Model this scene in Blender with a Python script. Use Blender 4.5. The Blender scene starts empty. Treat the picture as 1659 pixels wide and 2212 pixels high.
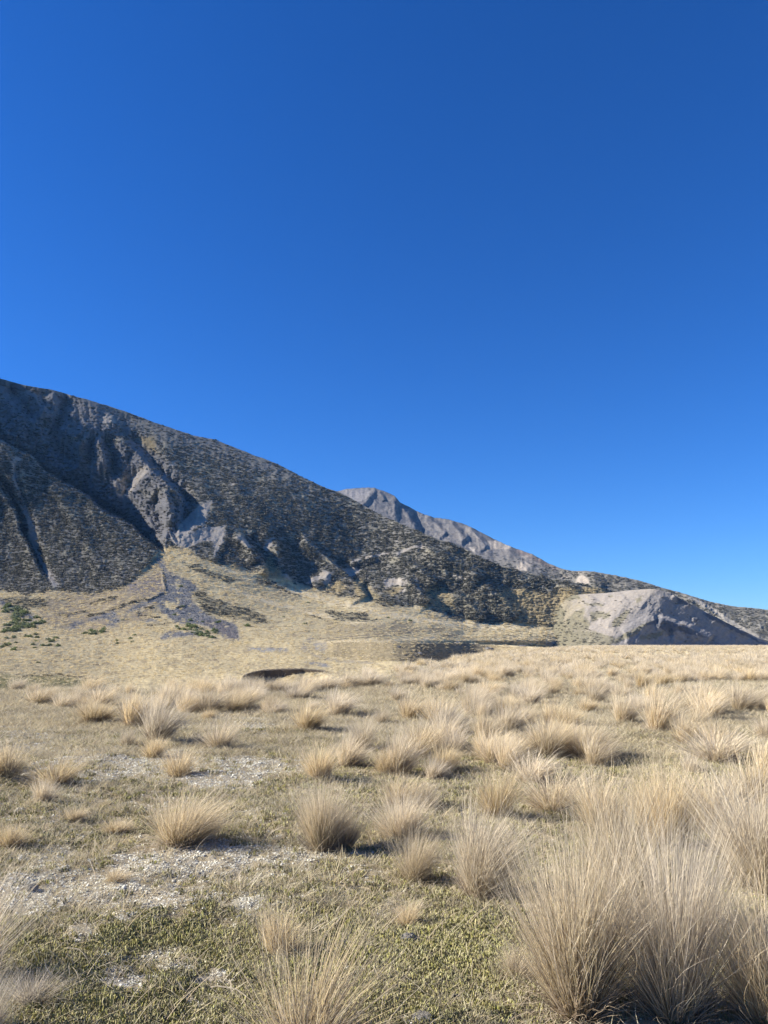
import bpy, math, random
import numpy as np

random.seed(7)
rng = np.random.default_rng(7)
rng2 = np.random.default_rng(70)
sc = bpy.context.scene
COL = sc.collection

# ------------------------------------------------------------------ camera, sky, sun, exposure
PITCH = math.radians(9.5)
cam_d = bpy.data.cameras.new('camera')
cam = bpy.data.objects.new('camera', cam_d)
COL.objects.link(cam)
cam.location = (0, 0, 0)
cam.rotation_euler = (math.radians(90) + PITCH, 0, 0)
cam_d.sensor_fit = 'VERTICAL'
cam_d.sensor_height = 24.0
cam_d.lens = 18.0
cam_d.clip_start = 0.1
cam_d.clip_end = 20000
sc.camera = cam

SUN_EL, SUN_AZ = math.radians(30), math.radians(2)      # azimuth: degrees in front of due left
sdir = (-math.cos(SUN_EL)*math.cos(SUN_AZ), math.cos(SUN_EL)*math.sin(SUN_AZ), math.sin(SUN_EL))
world = bpy.data.worlds.new('World')
sc.world = world
world.use_nodes = True
wn = world.node_tree.nodes
wl = world.node_tree.links
wn.clear()
wo = wn.new('ShaderNodeOutputWorld')
bg = wn.new('ShaderNodeBackground')
sky = wn.new('ShaderNodeTexSky')
sky.sky_type = 'NISHITA'
sky.sun_disc = False
sky.sun_elevation = SUN_EL
# sky rotation 0 puts the sun at +Y, positive turns towards +X
sky.sun_rotation = math.atan2(sdir[0], sdir[1])
sky.altitude = 900
sky.air_density = 1.0
sky.dust_density = 0.05
sky.ozone_density = 4.0
hs = wn.new('ShaderNodeHueSaturation')
hs.inputs['Saturation'].default_value = 1.25
wl.new(sky.outputs[0], hs.inputs['Color'])
wb = wn.new('ShaderNodeMixRGB')            # camera white balance of a deep blue autumn sky
wb.blend_type = 'MULTIPLY'
wb.inputs[0].default_value = 1.0
wb.inputs[2].default_value = (0.50, 0.77, 1.18, 1)
wl.new(hs.outputs[0], wb.inputs[1])
wl.new(wb.outputs[0], bg.inputs[0])
bg.inputs[1].default_value = 0.05
wl.new(bg.outputs[0], wo.inputs[0])

sun_d = bpy.data.lights.new('sun', 'SUN')
sun_d.energy = 5.0
sun_d.angle = math.radians(0.53)
sun_d.color = (1.0, 0.93, 0.83)
sun = bpy.data.objects.new('sun', sun_d)
COL.objects.link(sun)
from mathutils import Vector
sun.rotation_euler = Vector(sdir).to_track_quat('Z', 'Y').to_euler()
sun.location = (-50, 10, 60)

sc.view_settings.view_transform = 'Standard'
sc.view_settings.look = 'None'
sc.view_settings.exposure = 1.5
sc.view_settings.gamma = 1.0
sc.view_settings.use_curve_mapping = False
sc.cycles.max_bounces = 6
sc.cycles.transparent_max_bounces = 4

# ------------------------------------------------------------------ camera maths (survey of the place: V units, 1659 x 2212)
F, CX, CY = 1659.0, 829.5, 1106.0
CP, SP = math.cos(PITCH), math.sin(PITCH)

def ray(px, py):
    v = np.tan(PITCH + np.arctan((CY - np.asarray(py, float))/F))
    u = (np.asarray(px, float) - CX)/F*(CP + v*SP)
    return u, v

def proj(X, Y, Z):
    d = Y*CP + Z*SP
    d = np.where(np.abs(d) < 1e-3, 1e-3, d)
    return CX + F*X/d, CY - F*(Z*CP - Y*SP)/d

# ------------------------------------------------------------------ noise
def _h(ix, iy, seed):
    h = (ix.astype(np.int64)*374761393 + iy.astype(np.int64)*668265263 + seed*1442695041) & 0x7fffffff
    h = ((h ^ (h >> 13))*1274126177) & 0x7fffffff
    h = ((h ^ (h >> 16))*2246822519) & 0x7fffffff
    return (h ^ (h >> 15)) & 0xffff

def gnoise(x, y, seed=0):
    x = np.asarray(x, float); y = np.asarray(y, float)
    ix = np.floor(x); iy = np.floor(y)
    fx = x-ix; fy = y-iy
    sx = fx*fx*fx*(fx*(fx*6-15)+10); sy = fy*fy*fy*(fy*(fy*6-15)+10)
    r = 0
    for dx in (0, 1):
        for dy in (0, 1):
            a = _h(ix+dx, iy+dy, seed)/65536.0*2*np.pi
            g = np.cos(a)*(fx-dx) + np.sin(a)*(fy-dy)
            r = r + g*(sx if dx else 1-sx)*(sy if dy else 1-sy)
    return r*1.5

def fbm(x, y, o=4, seed=0, gain=.5):
    a, s, t = 1.0, 0, 0
    for k in range(o):
        s = s + a*gnoise(x*2**k + 17.3*k, y*2**k - 9.1*k, seed+k*13); t += a; a *= gain
    return s/t

def ridged(x, y, o=4, seed=0, gain=.5):
    a, s, t = 1.0, 0, 0
    for k in range(o):
        s = s + a*(1-2.2*np.abs(gnoise(x*2**k + 31.7*k, y*2**k + 11.9*k, seed+k*29))); t += a; a *= gain
    return s/t

def sstep(a, b, x):
    t = np.clip((x-a)/(b-a), 0, 1)
    return t*t*(3-2*t)

def mix(a, b, t):
    return a*(1-t[..., None]) + np.asarray(b, float)*t[..., None]

# ------------------------------------------------------------------ 2D distance helpers
def polyline(px, py, pts):
    """distance, signed side (+ = right of the travel direction on screen, i.e. larger x when going down), t in 0..1"""
    best = np.full(px.shape, 1e9); side = np.zeros(px.shape); tt = np.zeros(px.shape)
    P = np.array(pts, float)
    L = np.hypot(*(P[1:]-P[:-1]).T); T = L.sum(); acc = 0
    for i in range(len(P)-1):
        a, b = P[i], P[i+1]
        d = b-a
        t = np.clip(((px-a[0])*d[0] + (py-a[1])*d[1])/(d@d), 0, 1)
        qx = px-(a[0]+t*d[0]); qy = py-(a[1]+t*d[1])
        r = np.hypot(qx, qy)
        m = r < best
        best = np.where(m, r, best)
        side = np.where(m, np.sign(-(d[0]*qy-d[1]*qx)), side)
        tt = np.where(m, (acc+t*L[i])/T, tt)
        acc += L[i]
    return best, side, tt

def inside(px, py, poly):
    P = np.array(poly, float)
    c = np.zeros(px.shape, bool)
    j = len(P)-1
    for i in range(len(P)):
        xi, yi = P[i]; xj, yj = P[j]
        if yi != yj:
            m = ((yi > py) != (yj > py)) & (px < (xj-xi)*(py-yi)/(yj-yi)+xi)
            c ^= m
        j = i
    return c

def pmask(px, py, poly, soft=3.0):
    P = np.array(poly, float)
    b0 = P.min(0)-3*soft-2; b1 = P.max(0)+3*soft+2
    out = np.zeros(px.shape)
    sel = (px > b0[0]) & (px < b1[0]) & (py > b0[1]) & (py < b1[1])
    if not sel.any(): return out
    x = px[sel]; y = py[sel]
    d, _, _ = polyline(x, y, list(poly)+[poly[0]])
    s = np.where(inside(x, y, poly), d, -d)
    out[sel] = sstep(-soft, soft, s)
    return out

def lmask(px, py, pts, w, soft=2.0):
    d, _, _ = polyline(px, py, pts)
    return 1-sstep(w-soft, w+soft, d)

def Z1(*p): return [(x/3.0, 774.2+y/3.0) for x, y in p]
def Z2(*p): return [(497.7+x*.3667, 995.4+y*.3667) for x, y in p]
def Z3(*p): return [(1050.7+x*.3667, 1050.7+y*.3667) for x, y in p]
def Z4(*p): return [(x*.3, 1216.6+y*.3) for x, y in p]
def Z5(*p): return [(x*.2333, 829.5+y*.2333) for x, y in p]

# ------------------------------------------------------------------ mesh helpers
def grid_mesh(name, P, mat, col=None, flip=False, smooth=True):
    R, C_, _ = P.shape
    me = bpy.data.meshes.new(name)
    n = R*C_
    me.vertices.add(n)
    me.vertices.foreach_set('co', P.reshape(-1).astype(np.float32))
    i = np.arange(R*C_).reshape(R, C_)
    q = np.stack([i[:-1, :-1], i[:-1, 1:], i[1:, 1:], i[1:, :-1]], -1).reshape(-1, 4)
    if flip: q = q[:, ::-1]
    me.loops.add(q.size); me.loops.foreach_set('vertex_index', q.reshape(-1).astype(np.int32))
    me.polygons.add(len(q))
    me.polygons.foreach_set('loop_start', (np.arange(len(q))*4).astype(np.int32))
    me.polygons.foreach_set('use_smooth', np.full(len(q), smooth))
    me.update(calc_edges=True)
    if col is not None:
        at = me.attributes.new('ground_tint', 'FLOAT_COLOR', 'POINT')
        c = np.ones((n, 4), np.float32); c[:, :3] = np.clip(col.reshape(-1, 3), 0.004, 1)
        at.data.foreach_set('color', c.reshape(-1))
    me.materials.append(mat)
    o = bpy.data.objects.new(name, me)
    COL.objects.link(o)
    return o

def raw_mesh(name, V, Fc, mat, attrs=None, smooth=False):
    me = bpy.data.meshes.new(name)
    V = np.asarray(V, np.float32); Fc = np.asarray(Fc, np.int32)
    me.vertices.add(len(V)); me.vertices.foreach_set('co', V.reshape(-1))
    k = Fc.shape[1]
    me.loops.add(Fc.size); me.loops.foreach_set('vertex_index', Fc.reshape(-1))
    me.polygons.add(len(Fc)); me.polygons.foreach_set('loop_start', (np.arange(len(Fc))*k).astype(np.int32))
    me.polygons.foreach_set('use_smooth', np.full(len(Fc), smooth))
    me.update(calc_edges=True)
    for key, arr in (attrs or {}).items():
        at = me.attributes.new(key, 'FLOAT', 'POINT'); at.data.foreach_set('value', np.asarray(arr, np.float32))
    me.materials.append(mat)
    return me

def tag(o, label=None, cat=None, group=None, kind=None):
    if label: o['label'] = label
    if cat: o['category'] = cat
    if group: o['group'] = group
    if kind: o['kind'] = kind
    return o

# ------------------------------------------------------------------ materials
def new_mat(name):
    m = bpy.data.materials.new(name); m.use_nodes = True
    nt = m.node_tree; nt.nodes.clear()
    out = nt.nodes.new('ShaderNodeOutputMaterial')
    return m, nt, out

def terrain_mat(name, scale, bump=.5, bdist=.3, var=.35, detail=8):
    """tint attribute x fine procedural grain, with fine relief"""
    m, nt, out = new_mat(name); N = nt.nodes.new; L = nt.links.new
    at = N('ShaderNodeAttribute'); at.attribute_name = 'ground_tint'
    tc = N('ShaderNodeTexCoord')
    n1 = N('ShaderNodeTexNoise'); n1.inputs['Scale'].default_value = scale; n1.inputs['Detail'].default_value = detail
    n1.inputs['Roughness'].default_value = .7
    L(tc.outputs['Object'], n1.inputs['Vector'])
    mr = N('ShaderNodeMapRange'); mr.inputs[1].default_value = .3; mr.inputs[2].default_value = .7
    mr.inputs[3].default_value = 1-var; mr.inputs[4].default_value = 1+var
    L(n1.outputs[0], mr.inputs[0])
    mu = N('ShaderNodeVectorMath'); mu.operation = 'SCALE'
    L(at.outputs['Color'], mu.inputs[0]); L(mr.outputs[0], mu.inputs['Scale'])
    b = N('ShaderNodeBump'); b.inputs['Strength'].default_value = bump; b.inputs['Distance'].default_value = bdist
    n2 = N('ShaderNodeTexNoise'); n2.inputs['Scale'].default_value = scale*1.7; n2.inputs['Detail'].default_value = 6
    n2.inputs['Roughness'].default_value = .65
    L(tc.outputs['Object'], n2.inputs['Vector']); L(n2.outputs[0], b.inputs['Height'])
    d = N('ShaderNodeBsdfDiffuse'); d.inputs['Roughness'].default_value = 1
    L(mu.outputs[0], d.inputs['Color']); L(b.outputs[0], d.inputs['Normal'])
    L(d.outputs[0], out.inputs[0])
    return m

def plant_mat(name, ramp, tips, trans=.3, attr_t='along', attr_r='pick', inst=.25):
    """per-blade ramp colour (attribute pick), paler towards the tip (attribute along), random per instance"""
    m, nt, out = new_mat(name); N = nt.nodes.new; L = nt.links.new
    a = N('ShaderNodeAttribute'); a.attribute_name = attr_r
    t = N('ShaderNodeAttribute'); t.attribute_name = attr_t
    cr = N('ShaderNodeValToRGB')
    el = cr.color_ramp.elements
    while len(el) > 1: el.remove(el[-1])
    el[0].position = ramp[0][0]; el[0].color = (*ramp[0][1], 1)
    for p, c in ramp[1:]:
        e = el.new(p); e.color = (*c, 1)
    L(a.outputs['Fac'], cr.inputs[0])
    mx = N('ShaderNodeMixRGB'); mx.inputs[2].default_value = (*tips, 1)
    mp = N('ShaderNodeMath'); mp.operation = 'POWER'; mp.inputs[1].default_value = 1.6
    L(t.outputs['Fac'], mp.inputs[0])
    m2 = N('ShaderNodeMath'); m2.operation = 'MULTIPLY'; m2.inputs[1].default_value = .55
    L(mp.outputs[0], m2.inputs[0]); L(m2.outputs[0], mx.inputs[0]); L(cr.outputs[0], mx.inputs[1])
    oi = N('ShaderNodeObjectInfo')
    hsv = N('ShaderNodeHueSaturation')
    r1 = N('ShaderNodeMapRange'); r1.inputs[3].default_value = 1-inst; r1.inputs[4].default_value = 1+inst*.8
    L(oi.outputs['Random'], r1.inputs[0]); L(r1.outputs[0], hsv.inputs['Value'])
    w = N('ShaderNodeMath'); w.operation = 'MULTIPLY'; w.inputs[1].default_value = 7.31
    fr = N('ShaderNodeMath'); fr.operation = 'FRACT'
    L(oi.outputs['Random'], w.inputs[0]); L(w.outputs[0], fr.inputs[0])
    r2 = N('ShaderNodeMapRange'); r2.inputs[3].default_value = .68; r2.inputs[4].default_value = 1.03
    L(fr.outputs[0], r2.inputs[0]); L(r2.outputs[0], hsv.inputs['Saturation'])
    L(mx.outputs[0], hsv.inputs['Color'])
    d = N('ShaderNodeBsdfDiffuse'); tr = N('ShaderNodeBsdfTranslucent'); ms = N('ShaderNodeMixShader')
    ms.inputs[0].default_value = trans
    L(hsv.outputs[0], d.inputs[0]); L(hsv.outputs[0], tr.inputs[0])
    L(d.outputs[0], ms.inputs[1]); L(tr.outputs[0], ms.inputs[2]); L(ms.outputs[0], out.inputs[0])
    return m

def stone_mat(name, c1, c2, scale=30, bump=.6, dist=.01):
    m, nt, out = new_mat(name); N = nt.nodes.new; L = nt.links.new
    tc = N('ShaderNodeTexCoord'); n1 = N('ShaderNodeTexNoise'); n1.inputs['Scale'].default_value = scale; n1.inputs['Detail'].default_value = 8
    L(tc.outputs['Object'], n1.inputs['Vector'])
    cr = N('ShaderNodeValToRGB'); cr.color_ramp.elements[0].position = .38; cr.color_ramp.elements[1].position = .62
    cr.color_ramp.elements[0].color = (*c1, 1); cr.color_ramp.elements[1].color = (*c2, 1)
    L(n1.outputs[0], cr.inputs[0])
    b = N('ShaderNodeBump'); b.inputs['Strength'].default_value = bump; b.inputs['Distance'].default_value = dist
    L(n1.outputs[0], b.inputs['Height'])
    d = N('ShaderNodeBsdfDiffuse'); d.inputs['Roughness'].default_value = 1
    L(cr.outputs[0], d.inputs[0]); L(b.outputs[0], d.inputs['Normal']); L(d.outputs[0], out.inputs[0])
    return m

M_mtn = terrain_mat('mountain_surface', .4, .7, .7, .22)
M_far = terrain_mat('far_mountain_surface', .12, .8, 2.5, .3)
M_hill = terrain_mat('scree_hill_surface', .35, .5, .6, .2)
M_gnd = terrain_mat('ground_surface', 45, .9, .02, .45)
M_straw = plant_mat('straw_blades',
    [(0, (.40, .31, .185)), (.16, (.61, .47, .245)), (.32, (.68, .54, .30)), (.44, (.21, .15, .08)), (.52, (.45, .385, .185)), (.66, (.74, .64, .44)), (.82, (.54, .45, .33)), (.96, (.18, .13, .09))],
    (.80, .69, .49), .38, inst=.16)
M_thatch = plant_mat('dead_thatch', [(0, (.30, .23, .15)), (.5, (.42, .35, .26)), (1, (.20, .15, .10))], (.50, .42, .31), .3)
M_short = plant_mat('short_grass', [(0, (.50, .42, .25)), (.35, (.44, .37, .21)), (.6, (.36, .34, .20)), (.8, (.28, .21, .13)), (1, (.50, .43, .31))], (.66, .57, .38), .3, inst=.3)
M_moss = plant_mat('moss_shoots', [(0, (.18, .155, .06)), (.35, (.25, .255, .075)), (.6, (.25, .19, .10)), (.8, (.34, .28, .17)), (1, (.33, .33, .10))], (.42, .41, .15), .15, inst=.3)
M_lich = plant_mat('pale_lichen', [(0, (.38, .37, .29)), (.5, (.52, .50, .40)), (1, (.62, .60, .49))], (.62, .60, .49), .0, inst=.2)
M_scrub = plant_mat('dark_scrub', [(0, (.070, .070, .050)), (.5, (.105, .101, .076)), (1, (.150, .143, .115))], (.21, .20, .165), .1, inst=.4)
M_green = plant_mat('green_shrub_leaves', [(0, (.085, .11, .045)), (.5, (.14, .172, .07)), (1, (.21, .24, .11))], (.28, .31, .15), .2, inst=.25)
M_far_straw = plant_mat('distant_straw', [(0, (.50, .42, .23)), (.5, (.60, .50, .28)), (1, (.52, .45, .29))], (.68, .59, .37), .3, inst=.1)

# ------------------------------------------------------------------ MOUNTAIN (spur, gorge, slopes, fan and terraces), one surveyed surface
SIL = [(-900, 330), (-400, 470), (-200, 620), (-120, 710), (-50, 790), (0, 817), (40, 829), (73, 836), (110, 842), (133, 847.5), (150, 854), (187, 862.5), (213, 871), (267, 887.5),
       (320, 907.5), (373, 926), (417, 941), (467, 951), (500, 964), (553, 985), (586, 997), (622, 1014), (674, 1041), (703, 1054), (727, 1061.4),
       (769, 1083), (828, 1114.6), (864, 1131), (912, 1151), (949, 1166), (985, 1175), (1029, 1199), (1087, 1225), (1161, 1243), (1216, 1254),
       (1289, 1268), (1344, 1279), (1450, 1310), (1560, 1352), (1700, 1398), (2300, 1402)]
CTRL = [(-600, 1500, 105), (0, 1500, 105), (400, 1500, 110), (800, 1500, 95), (1200, 1500, 105), (1700, 1500, 110),
        (-600, 1440, 175), (0, 1445, 165), (300, 1440, 185), (500, 1462, 140), (650, 1440, 165), (850, 1440, 165), (1150, 1440, 190), (1500, 1440, 330), (1520, 1385, 780), (1620, 1390, 800), (1250, 1330, 652), (1230, 1375, 612),
        (-500, 1400, 235), (0, 1400, 235), (250, 1400, 250), (500, 1400, 240), (900, 1425, 205),
        (0, 1340, 320), (250, 1340, 325), (500, 1350, 330), (700, 1370, 330), (900, 1365, 420), (1100, 1388, 455), (1190, 1390, 505),
        (-600, 1290, 420), (0, 1280, 430), (123, 1274, 435), (200, 1284, 425), (267, 1264, 445), (343, 1194, 560), (433, 1204, 560), (553, 1234, 578),
        (644, 1263, 600), (784, 1289, 590), (919, 1305, 602), (1040, 1330, 585), (1120, 1330, 598), (1040, 1368, 505), (1120, 1368, 528), (1200, 1335, 612), (1190, 1368, 560), (1190, 1300, 640), (1200, 1400, 520), (1700, 1402, 800), (1400, 1400, 760), (1450, 1320, 800), (1560, 1355, 820), (1300, 1330, 650), (1300, 1395, 602), (1250, 1300, 665),
        (0, 1100, 620), (-600, 1000, 600), (150, 1150, 590), (0, 985, 680), (-200, 950, 680), (-250, 820, 890), (-450, 640, 1010),
        (-900, 330, 1000), (-400, 470, 980), (0, 817, 1020), (267, 887, 1010), (553, 985, 960), (727, 1061, 900), (864, 1131, 838), (985, 1175, 780), (1106, 1230, 730),
        (1216, 1254, 700), (1344, 1279, 690), (450, 1100, 730), (700, 1180, 745), (600, 1160, 715)]
cp = np.array(CTRL, float)
cxy = cp[:, :2]/500.0
def _k(r2): return np.where(r2 > 0, .5*r2*np.log(r2+1e-12), 0)
K = _k(((cxy[:, None]-cxy[None])**2).sum(-1)) + np.eye(len(cp))*2e-4
Pm = np.c_[np.ones(len(cp)), cxy]
Amat = np.block([[K, Pm], [Pm.T, np.zeros((3, 3))]])
W = np.linalg.solve(Amat, np.r_[np.log(cp[:, 2]), 0, 0, 0])
def base_depth(px, py):
    q = np.stack([px/500.0, py/500.0], -1)
    s = W[-3] + q[..., 0]*W[-2] + q[..., 1]*W[-1]
    for i in range(len(cp)):
        s = s + W[i]*_k(((q-cxy[i])**2).sum(-1))
    return np.exp(s)

NCOL, NROW = 980, 480
cols = np.concatenate([np.linspace(-900, -60, 60, endpoint=False), np.linspace(-60, 1500, NCOL-100, endpoint=False), np.linspace(1500, 2300, 40)])
ridge = np.interp(cols, *np.array(SIL).T)
rr = np.array(SIL)
ridge = ridge + 1.6*fbm(cols/22, cols*0+.5, 4, 91)*sstep(1500, 1100, cols) - .3
t = np.linspace(0, 1, NROW)
PX = np.broadcast_to(cols, (NROW, len(cols))).copy()
PY = 1500 + (ridge[None]-1500)*t[:, None]
Yd = base_depth(PX, PY)
_w = sstep(740, 1060, PX)*sstep(1440, 1400, PY)+sstep(950, 1070, PX)*(1-sstep(1440, 1400, PY))
_Yh = np.interp(PX, [740, 900, 1000, 1200, 1300, 1400, 2300], [372, 440, 505, 590, 606, 700, 800])
_yf = np.interp(PX, [784, 919, 1029, 1106, 1190, 1300], [1292, 1312, 1342, 1345, 1355, 1382]); _g = np.interp(PX, [784, 900, 1000, 1150, 1250, 1400], [2.1, 2.1, 2.2, 1.6, .9, .8])
_v = np.tan(PITCH+np.arctan((CY-PY)/F))
_zt = np.interp(PX, [740, 1000, 1100, 1200, 1350, 1500], [1.9, 2.2, 3.2, 5.5, 9, 14])
_Yn = _Yh + _g*np.minimum(np.maximum(1384-PY, 0), 1384-_yf) + .8*np.maximum(_yf-PY, 0)
_Yn = np.where(PY > 1384, np.minimum(_Yh, _zt/np.maximum(-_v, 1e-4)), _Yn)
Yd = Yd*(1-_w)+_Yn*_w
wx = PX + 5*fbm(PX/40, PY/40, 3, 5); wy = PY + 5*fbm(PX/40, PY/40, 3, 6)
wx2 = PX + 14*fbm(PX/70, PY/70, 4, 15) + 3*fbm(PX/9, PY/9, 2, 18); wy2 = PY + 9*fbm(PX/70, PY/70, 4, 16) + 2*fbm(PX/9, PY/9, 2, 19)

# foot of the mountain (above: slopes, below: fan)
FOOT = [(-900, 1290), (0, 1274), (60, 1283), (123, 1274), (160, 1280), (200, 1284), (267, 1264), (300, 1235), (343, 1194), (365, 1178), (400, 1184), (433, 1204), (480, 1222), (520, 1224), (553, 1234),
        (571, 1245), (610, 1250), (644, 1263), (690, 1272), (736, 1289), (784, 1289), (820, 1296), (864, 1311), (919, 1305), (940, 1320), (974, 1336), (1029, 1342), (1106, 1344), (1190, 1352), (1300, 1380), (2300, 1420)]
foot = np.interp(wx, *np.array(FOOT).T)
up = sstep(-7, 7, foot-wy)                  # 1 on the mountain

CREST = [(-900, 380), (-500, 520), (-300, 640), (-200, 720), (-100, 835), (-50, 905), (0, 954), (33, 971), (67, 987), (97, 1021), (133, 1041), (187, 1074), (233, 1111), (283, 1137), (320, 1171), (355, 1196)]
d, s, tt = polyline(wx, wy, CREST)
crest_y = np.interp(wx, *np.array(CREST).T)
above = (wy < crest_y) & (wx < 358)
rel = np.zeros_like(Yd)
amp = np.clip((358-wx)/80, 0, 1)**.7
rel += np.where(above, np.interp(wx, [0, 200, 355], [185, 180, 190])*amp*sstep(0, 5, d)*np.exp(-np.maximum(d-5, 0)/110), 0)
rel += np.where(~above & (wx < 358), -22*amp*np.exp(-d/60)*up, 0)
# continuous lower part of the gorge towards the apex
def relief(pts, a, wl, wr, ta=.15, tb=.15, p=1.2, warp=1):
    """ridge (a<0: towards the viewer) or gully (a>0) along a line; wl / wr = half widths in V px on each side"""
    X = wx if warp else PX; Yy = wy if warp else PY
    P = np.array(pts); w = max(wl, wr)
    sel = (X > P[:, 0].min()-w) & (X < P[:, 0].max()+w) & (Yy > P[:, 1].min()-w) & (Yy < P[:, 1].max()+w)
    d, s, tt = polyline(X[sel], Yy[sel], pts)
    sx = s*1.0
    ww = np.where(sx > 0, wr, wl)
    f = np.clip(1-d/ww, 0, 1)**p
    e = sstep(-.001, ta, tt)*sstep(1.001, 1-tb, tt) if ta > 0 else sstep(1.001, 1-tb, tt)
    rel[sel] += a*f*e

# ribs and gullies of the upper left face (lines run downhill; their right side is steep)
relief(Z5((60, 20), (130, 90), (200, 180), (280, 260), (340, 320)), 55, 16, 34)
relief(Z5((200, 60), (330, 150), (400, 250), (440, 330)), -30, 40, 12)
relief(Z5((540, 80), (600, 170), (590, 290), (540, 370), (510, 420), (520, 540), (600, 660), (740, 760)), 48, 34, 22)
relief(Z5((480, 80), (520, 180), (500, 290), (460, 350)), -26, 30, 9)
relief(Z5((820, 340), (740, 440), (650, 530), (540, 580)), -20, 18, 10)
relief(Z5((880, 380), (820, 480), (730, 560), (620, 650)), -26, 20, 12)
relief(Z5((880, 500), (840, 590), (850, 690), (820, 780)), 30, 14, 9)
relief(Z5((900, 480), (930, 580), (960, 680), (950, 800), (920, 870)), -32, 18, 9)
relief(Z5((960, 500), (1010, 600), (1050, 680), (1060, 800), (1100, 880)), 34, 14, 26)
relief(Z5((1060, 480), (1180, 560), (1270, 640), (1340, 740), (1420, 800), (1520, 900), (1620, 1010), (1700, 1090)), -30, 60, 9, .1, .1)
relief(Z5((1160, 470), (1290, 570), (1400, 680), (1450, 760), (1560, 860), (1650, 970), (1730, 1080), (1700, 1250), (1600, 1400)), 34, 12, 26, .1, .2)
relief(Z5((1100, 640), (1120, 760), (1180, 860)), -14, 12, 10)
relief(Z5((1350, 760), (1250, 850), (1150, 1000), (1100, 1060)), 18, 22, 14)
relief(Z5((1430, 800), (1330, 900), (1240, 1000), (1200, 1080)), -14, 16, 22)
relief(Z5((1500, 880), (1460, 980), (1350, 1100), (1260, 1180)), -16, 24, 14)
relief(Z5((1510, 960), (1560, 1080), (1590, 1220), (1560, 1330)), -26, 18, 10)
relief(Z5((1330, 1120), (1370, 1240), (1440, 1340)), -16, 16, 8)
relief(Z5((1480, 1020), (1440, 1130), (1480, 1260), (1520, 1400)), 20, 12, 14)
relief(Z5((700, 90), (880, 200), (1040, 330), (1120, 440)), -18, 50, 22)
# gully of the left spur
relief(Z1((-200, 500), (0, 830), (60, 920), (120, 1000), (140, 1110), (200, 1200), (250, 1330), (350, 1470)), 26, 7, 26, .05, .15)
relief(Z1((-120, 500), (-10, 790), (40, 880), (95, 960), (115, 1090), (170, 1190), (225, 1330), (300, 1450)), -14, 24, 6, .05, .15)
relief(Z1((110, 640), (100, 760), (160, 940), (210, 1050), (240, 1200)), 9, 12, 9)
relief(Z1((300, 760), (420, 980), (560, 1200), (700, 1440)), -9, 40, 30)
relief(Z1((560, 940), (700, 1120), (860, 1280)), -7, 40, 24)
relief(Z1((620, 1440), (480, 1160), (330, 900), (250, 760)), 7, 24, 20)
# scree faces right of the apex
relief(Z1((1370, 930), (1330, 1050), (1240, 1130), (1150, 1210)), -7, 26, 20)
relief(Z1((1460, 1070), (1470, 1170), (1400, 1260), (1390, 1330)), -8, 26, 12)
relief(Z1((1500, 1130), (1560, 1180), (1620, 1250), (1660, 1330)), -13, 20, 10)
relief(Z1((1240, 760), (1360, 900), (1470, 1060), (1560, 1180)), -10, 34, 26)
# dark hollow and its ridge
relief(Z2((40, 420), (90, 480), (140, 540), (200, 620), (215, 680)), -24, 34, 8, .1, .1)
relief(Z2((110, 430), (165, 510), (205, 570), (235, 650)), 15, 8, 26, .1, .15)
relief(Z2((260, 450), (280, 560), (330, 660), (350, 720)), -14, 24, 24)
relief(Z2((420, 440), (520, 530), (620, 620), (690, 680), (740, 730), (795, 800)), -22, 46, 11, .1, .03)
relief(Z2((600, 560), (660, 620), (720, 690), (760, 740)), 10, 10, 30)
relief(Z2((590, 640), (560, 700), (480, 740)), -16, 22, 20)
relief(Z2((930, 545), (1040, 590), (1110, 640), (1180, 700), (1210, 740)), -20, 50, 14, .15, .1)
relief(Z2((860, 560), (780, 590), (700, 620)), -10, 20, 14)
relief(Z2((980, 690), (1050, 700), (1100, 750), (1140, 800), (1175, 830)), -22, 34, 10, .15, .03)
relief(Z2((1060, 640), (1130, 720), (1170, 760)), 6, 10, 22)
relief(Z2((1130, 505), (1260, 570), (1400, 640), (1500, 700)), -22, 50, 16)
relief(Z2((780, 720), (810, 790), (830, 830)), 18, 16, 16)
relief(Z2((1190, 720), (1230, 800)), 8, 26, 26)
relief(Z2((1300, 760), (1420, 860), (1500, 930)), -12, 44, 18)
relief(Z2((1480, 700), (1600, 820), (1700, 930)), -12, 40, 18)
relief(Z2((200, 60), (420, 260), (620, 450), (800, 560)), -10, 90, 40)
relief(Z2((0, 100), (160, 330), (260, 470)), -12, 60, 30)

# erosion relief: ribs running downhill, rougher where it is rock
rock_region = np.clip(pmask(wx, wy, Z5((0, 0), (500, 60), (900, 200), (1250, 420), (1700, 900), (1800, 1100), (1650, 1422), (1500, 1480), (1300, 1300), (900, 1050), (400, 730), (0, 500)), 14), 0, 1)
slope_dir = (PX*.62 - PY*.5)
ero = ridged(slope_dir/95, (PX+PY)/330, 4, 3)
ero2 = ridged((PX + 6*fbm(PX/30, PY/30, 2, 77))/26, PY/48, 4, 8)
fine = fbm(PX/7, PY/5, 3, 21)
rel += -up*(6*ero)
rel += -up*(3.2*ero2)*(1+3.2*rock_region)
rel += -up*(fine*3.0)*(1+2.0*rock_region)
rel += (1-up)*(fbm(PX/60, PY/16, 4, 31)*3.0 + fbm(PX/9, PY/4, 3, 33)*1.6)
rel *= np.where(PY < ridge[None]+14, .35+.65*(PY-ridge[None])/14, 1)

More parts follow.
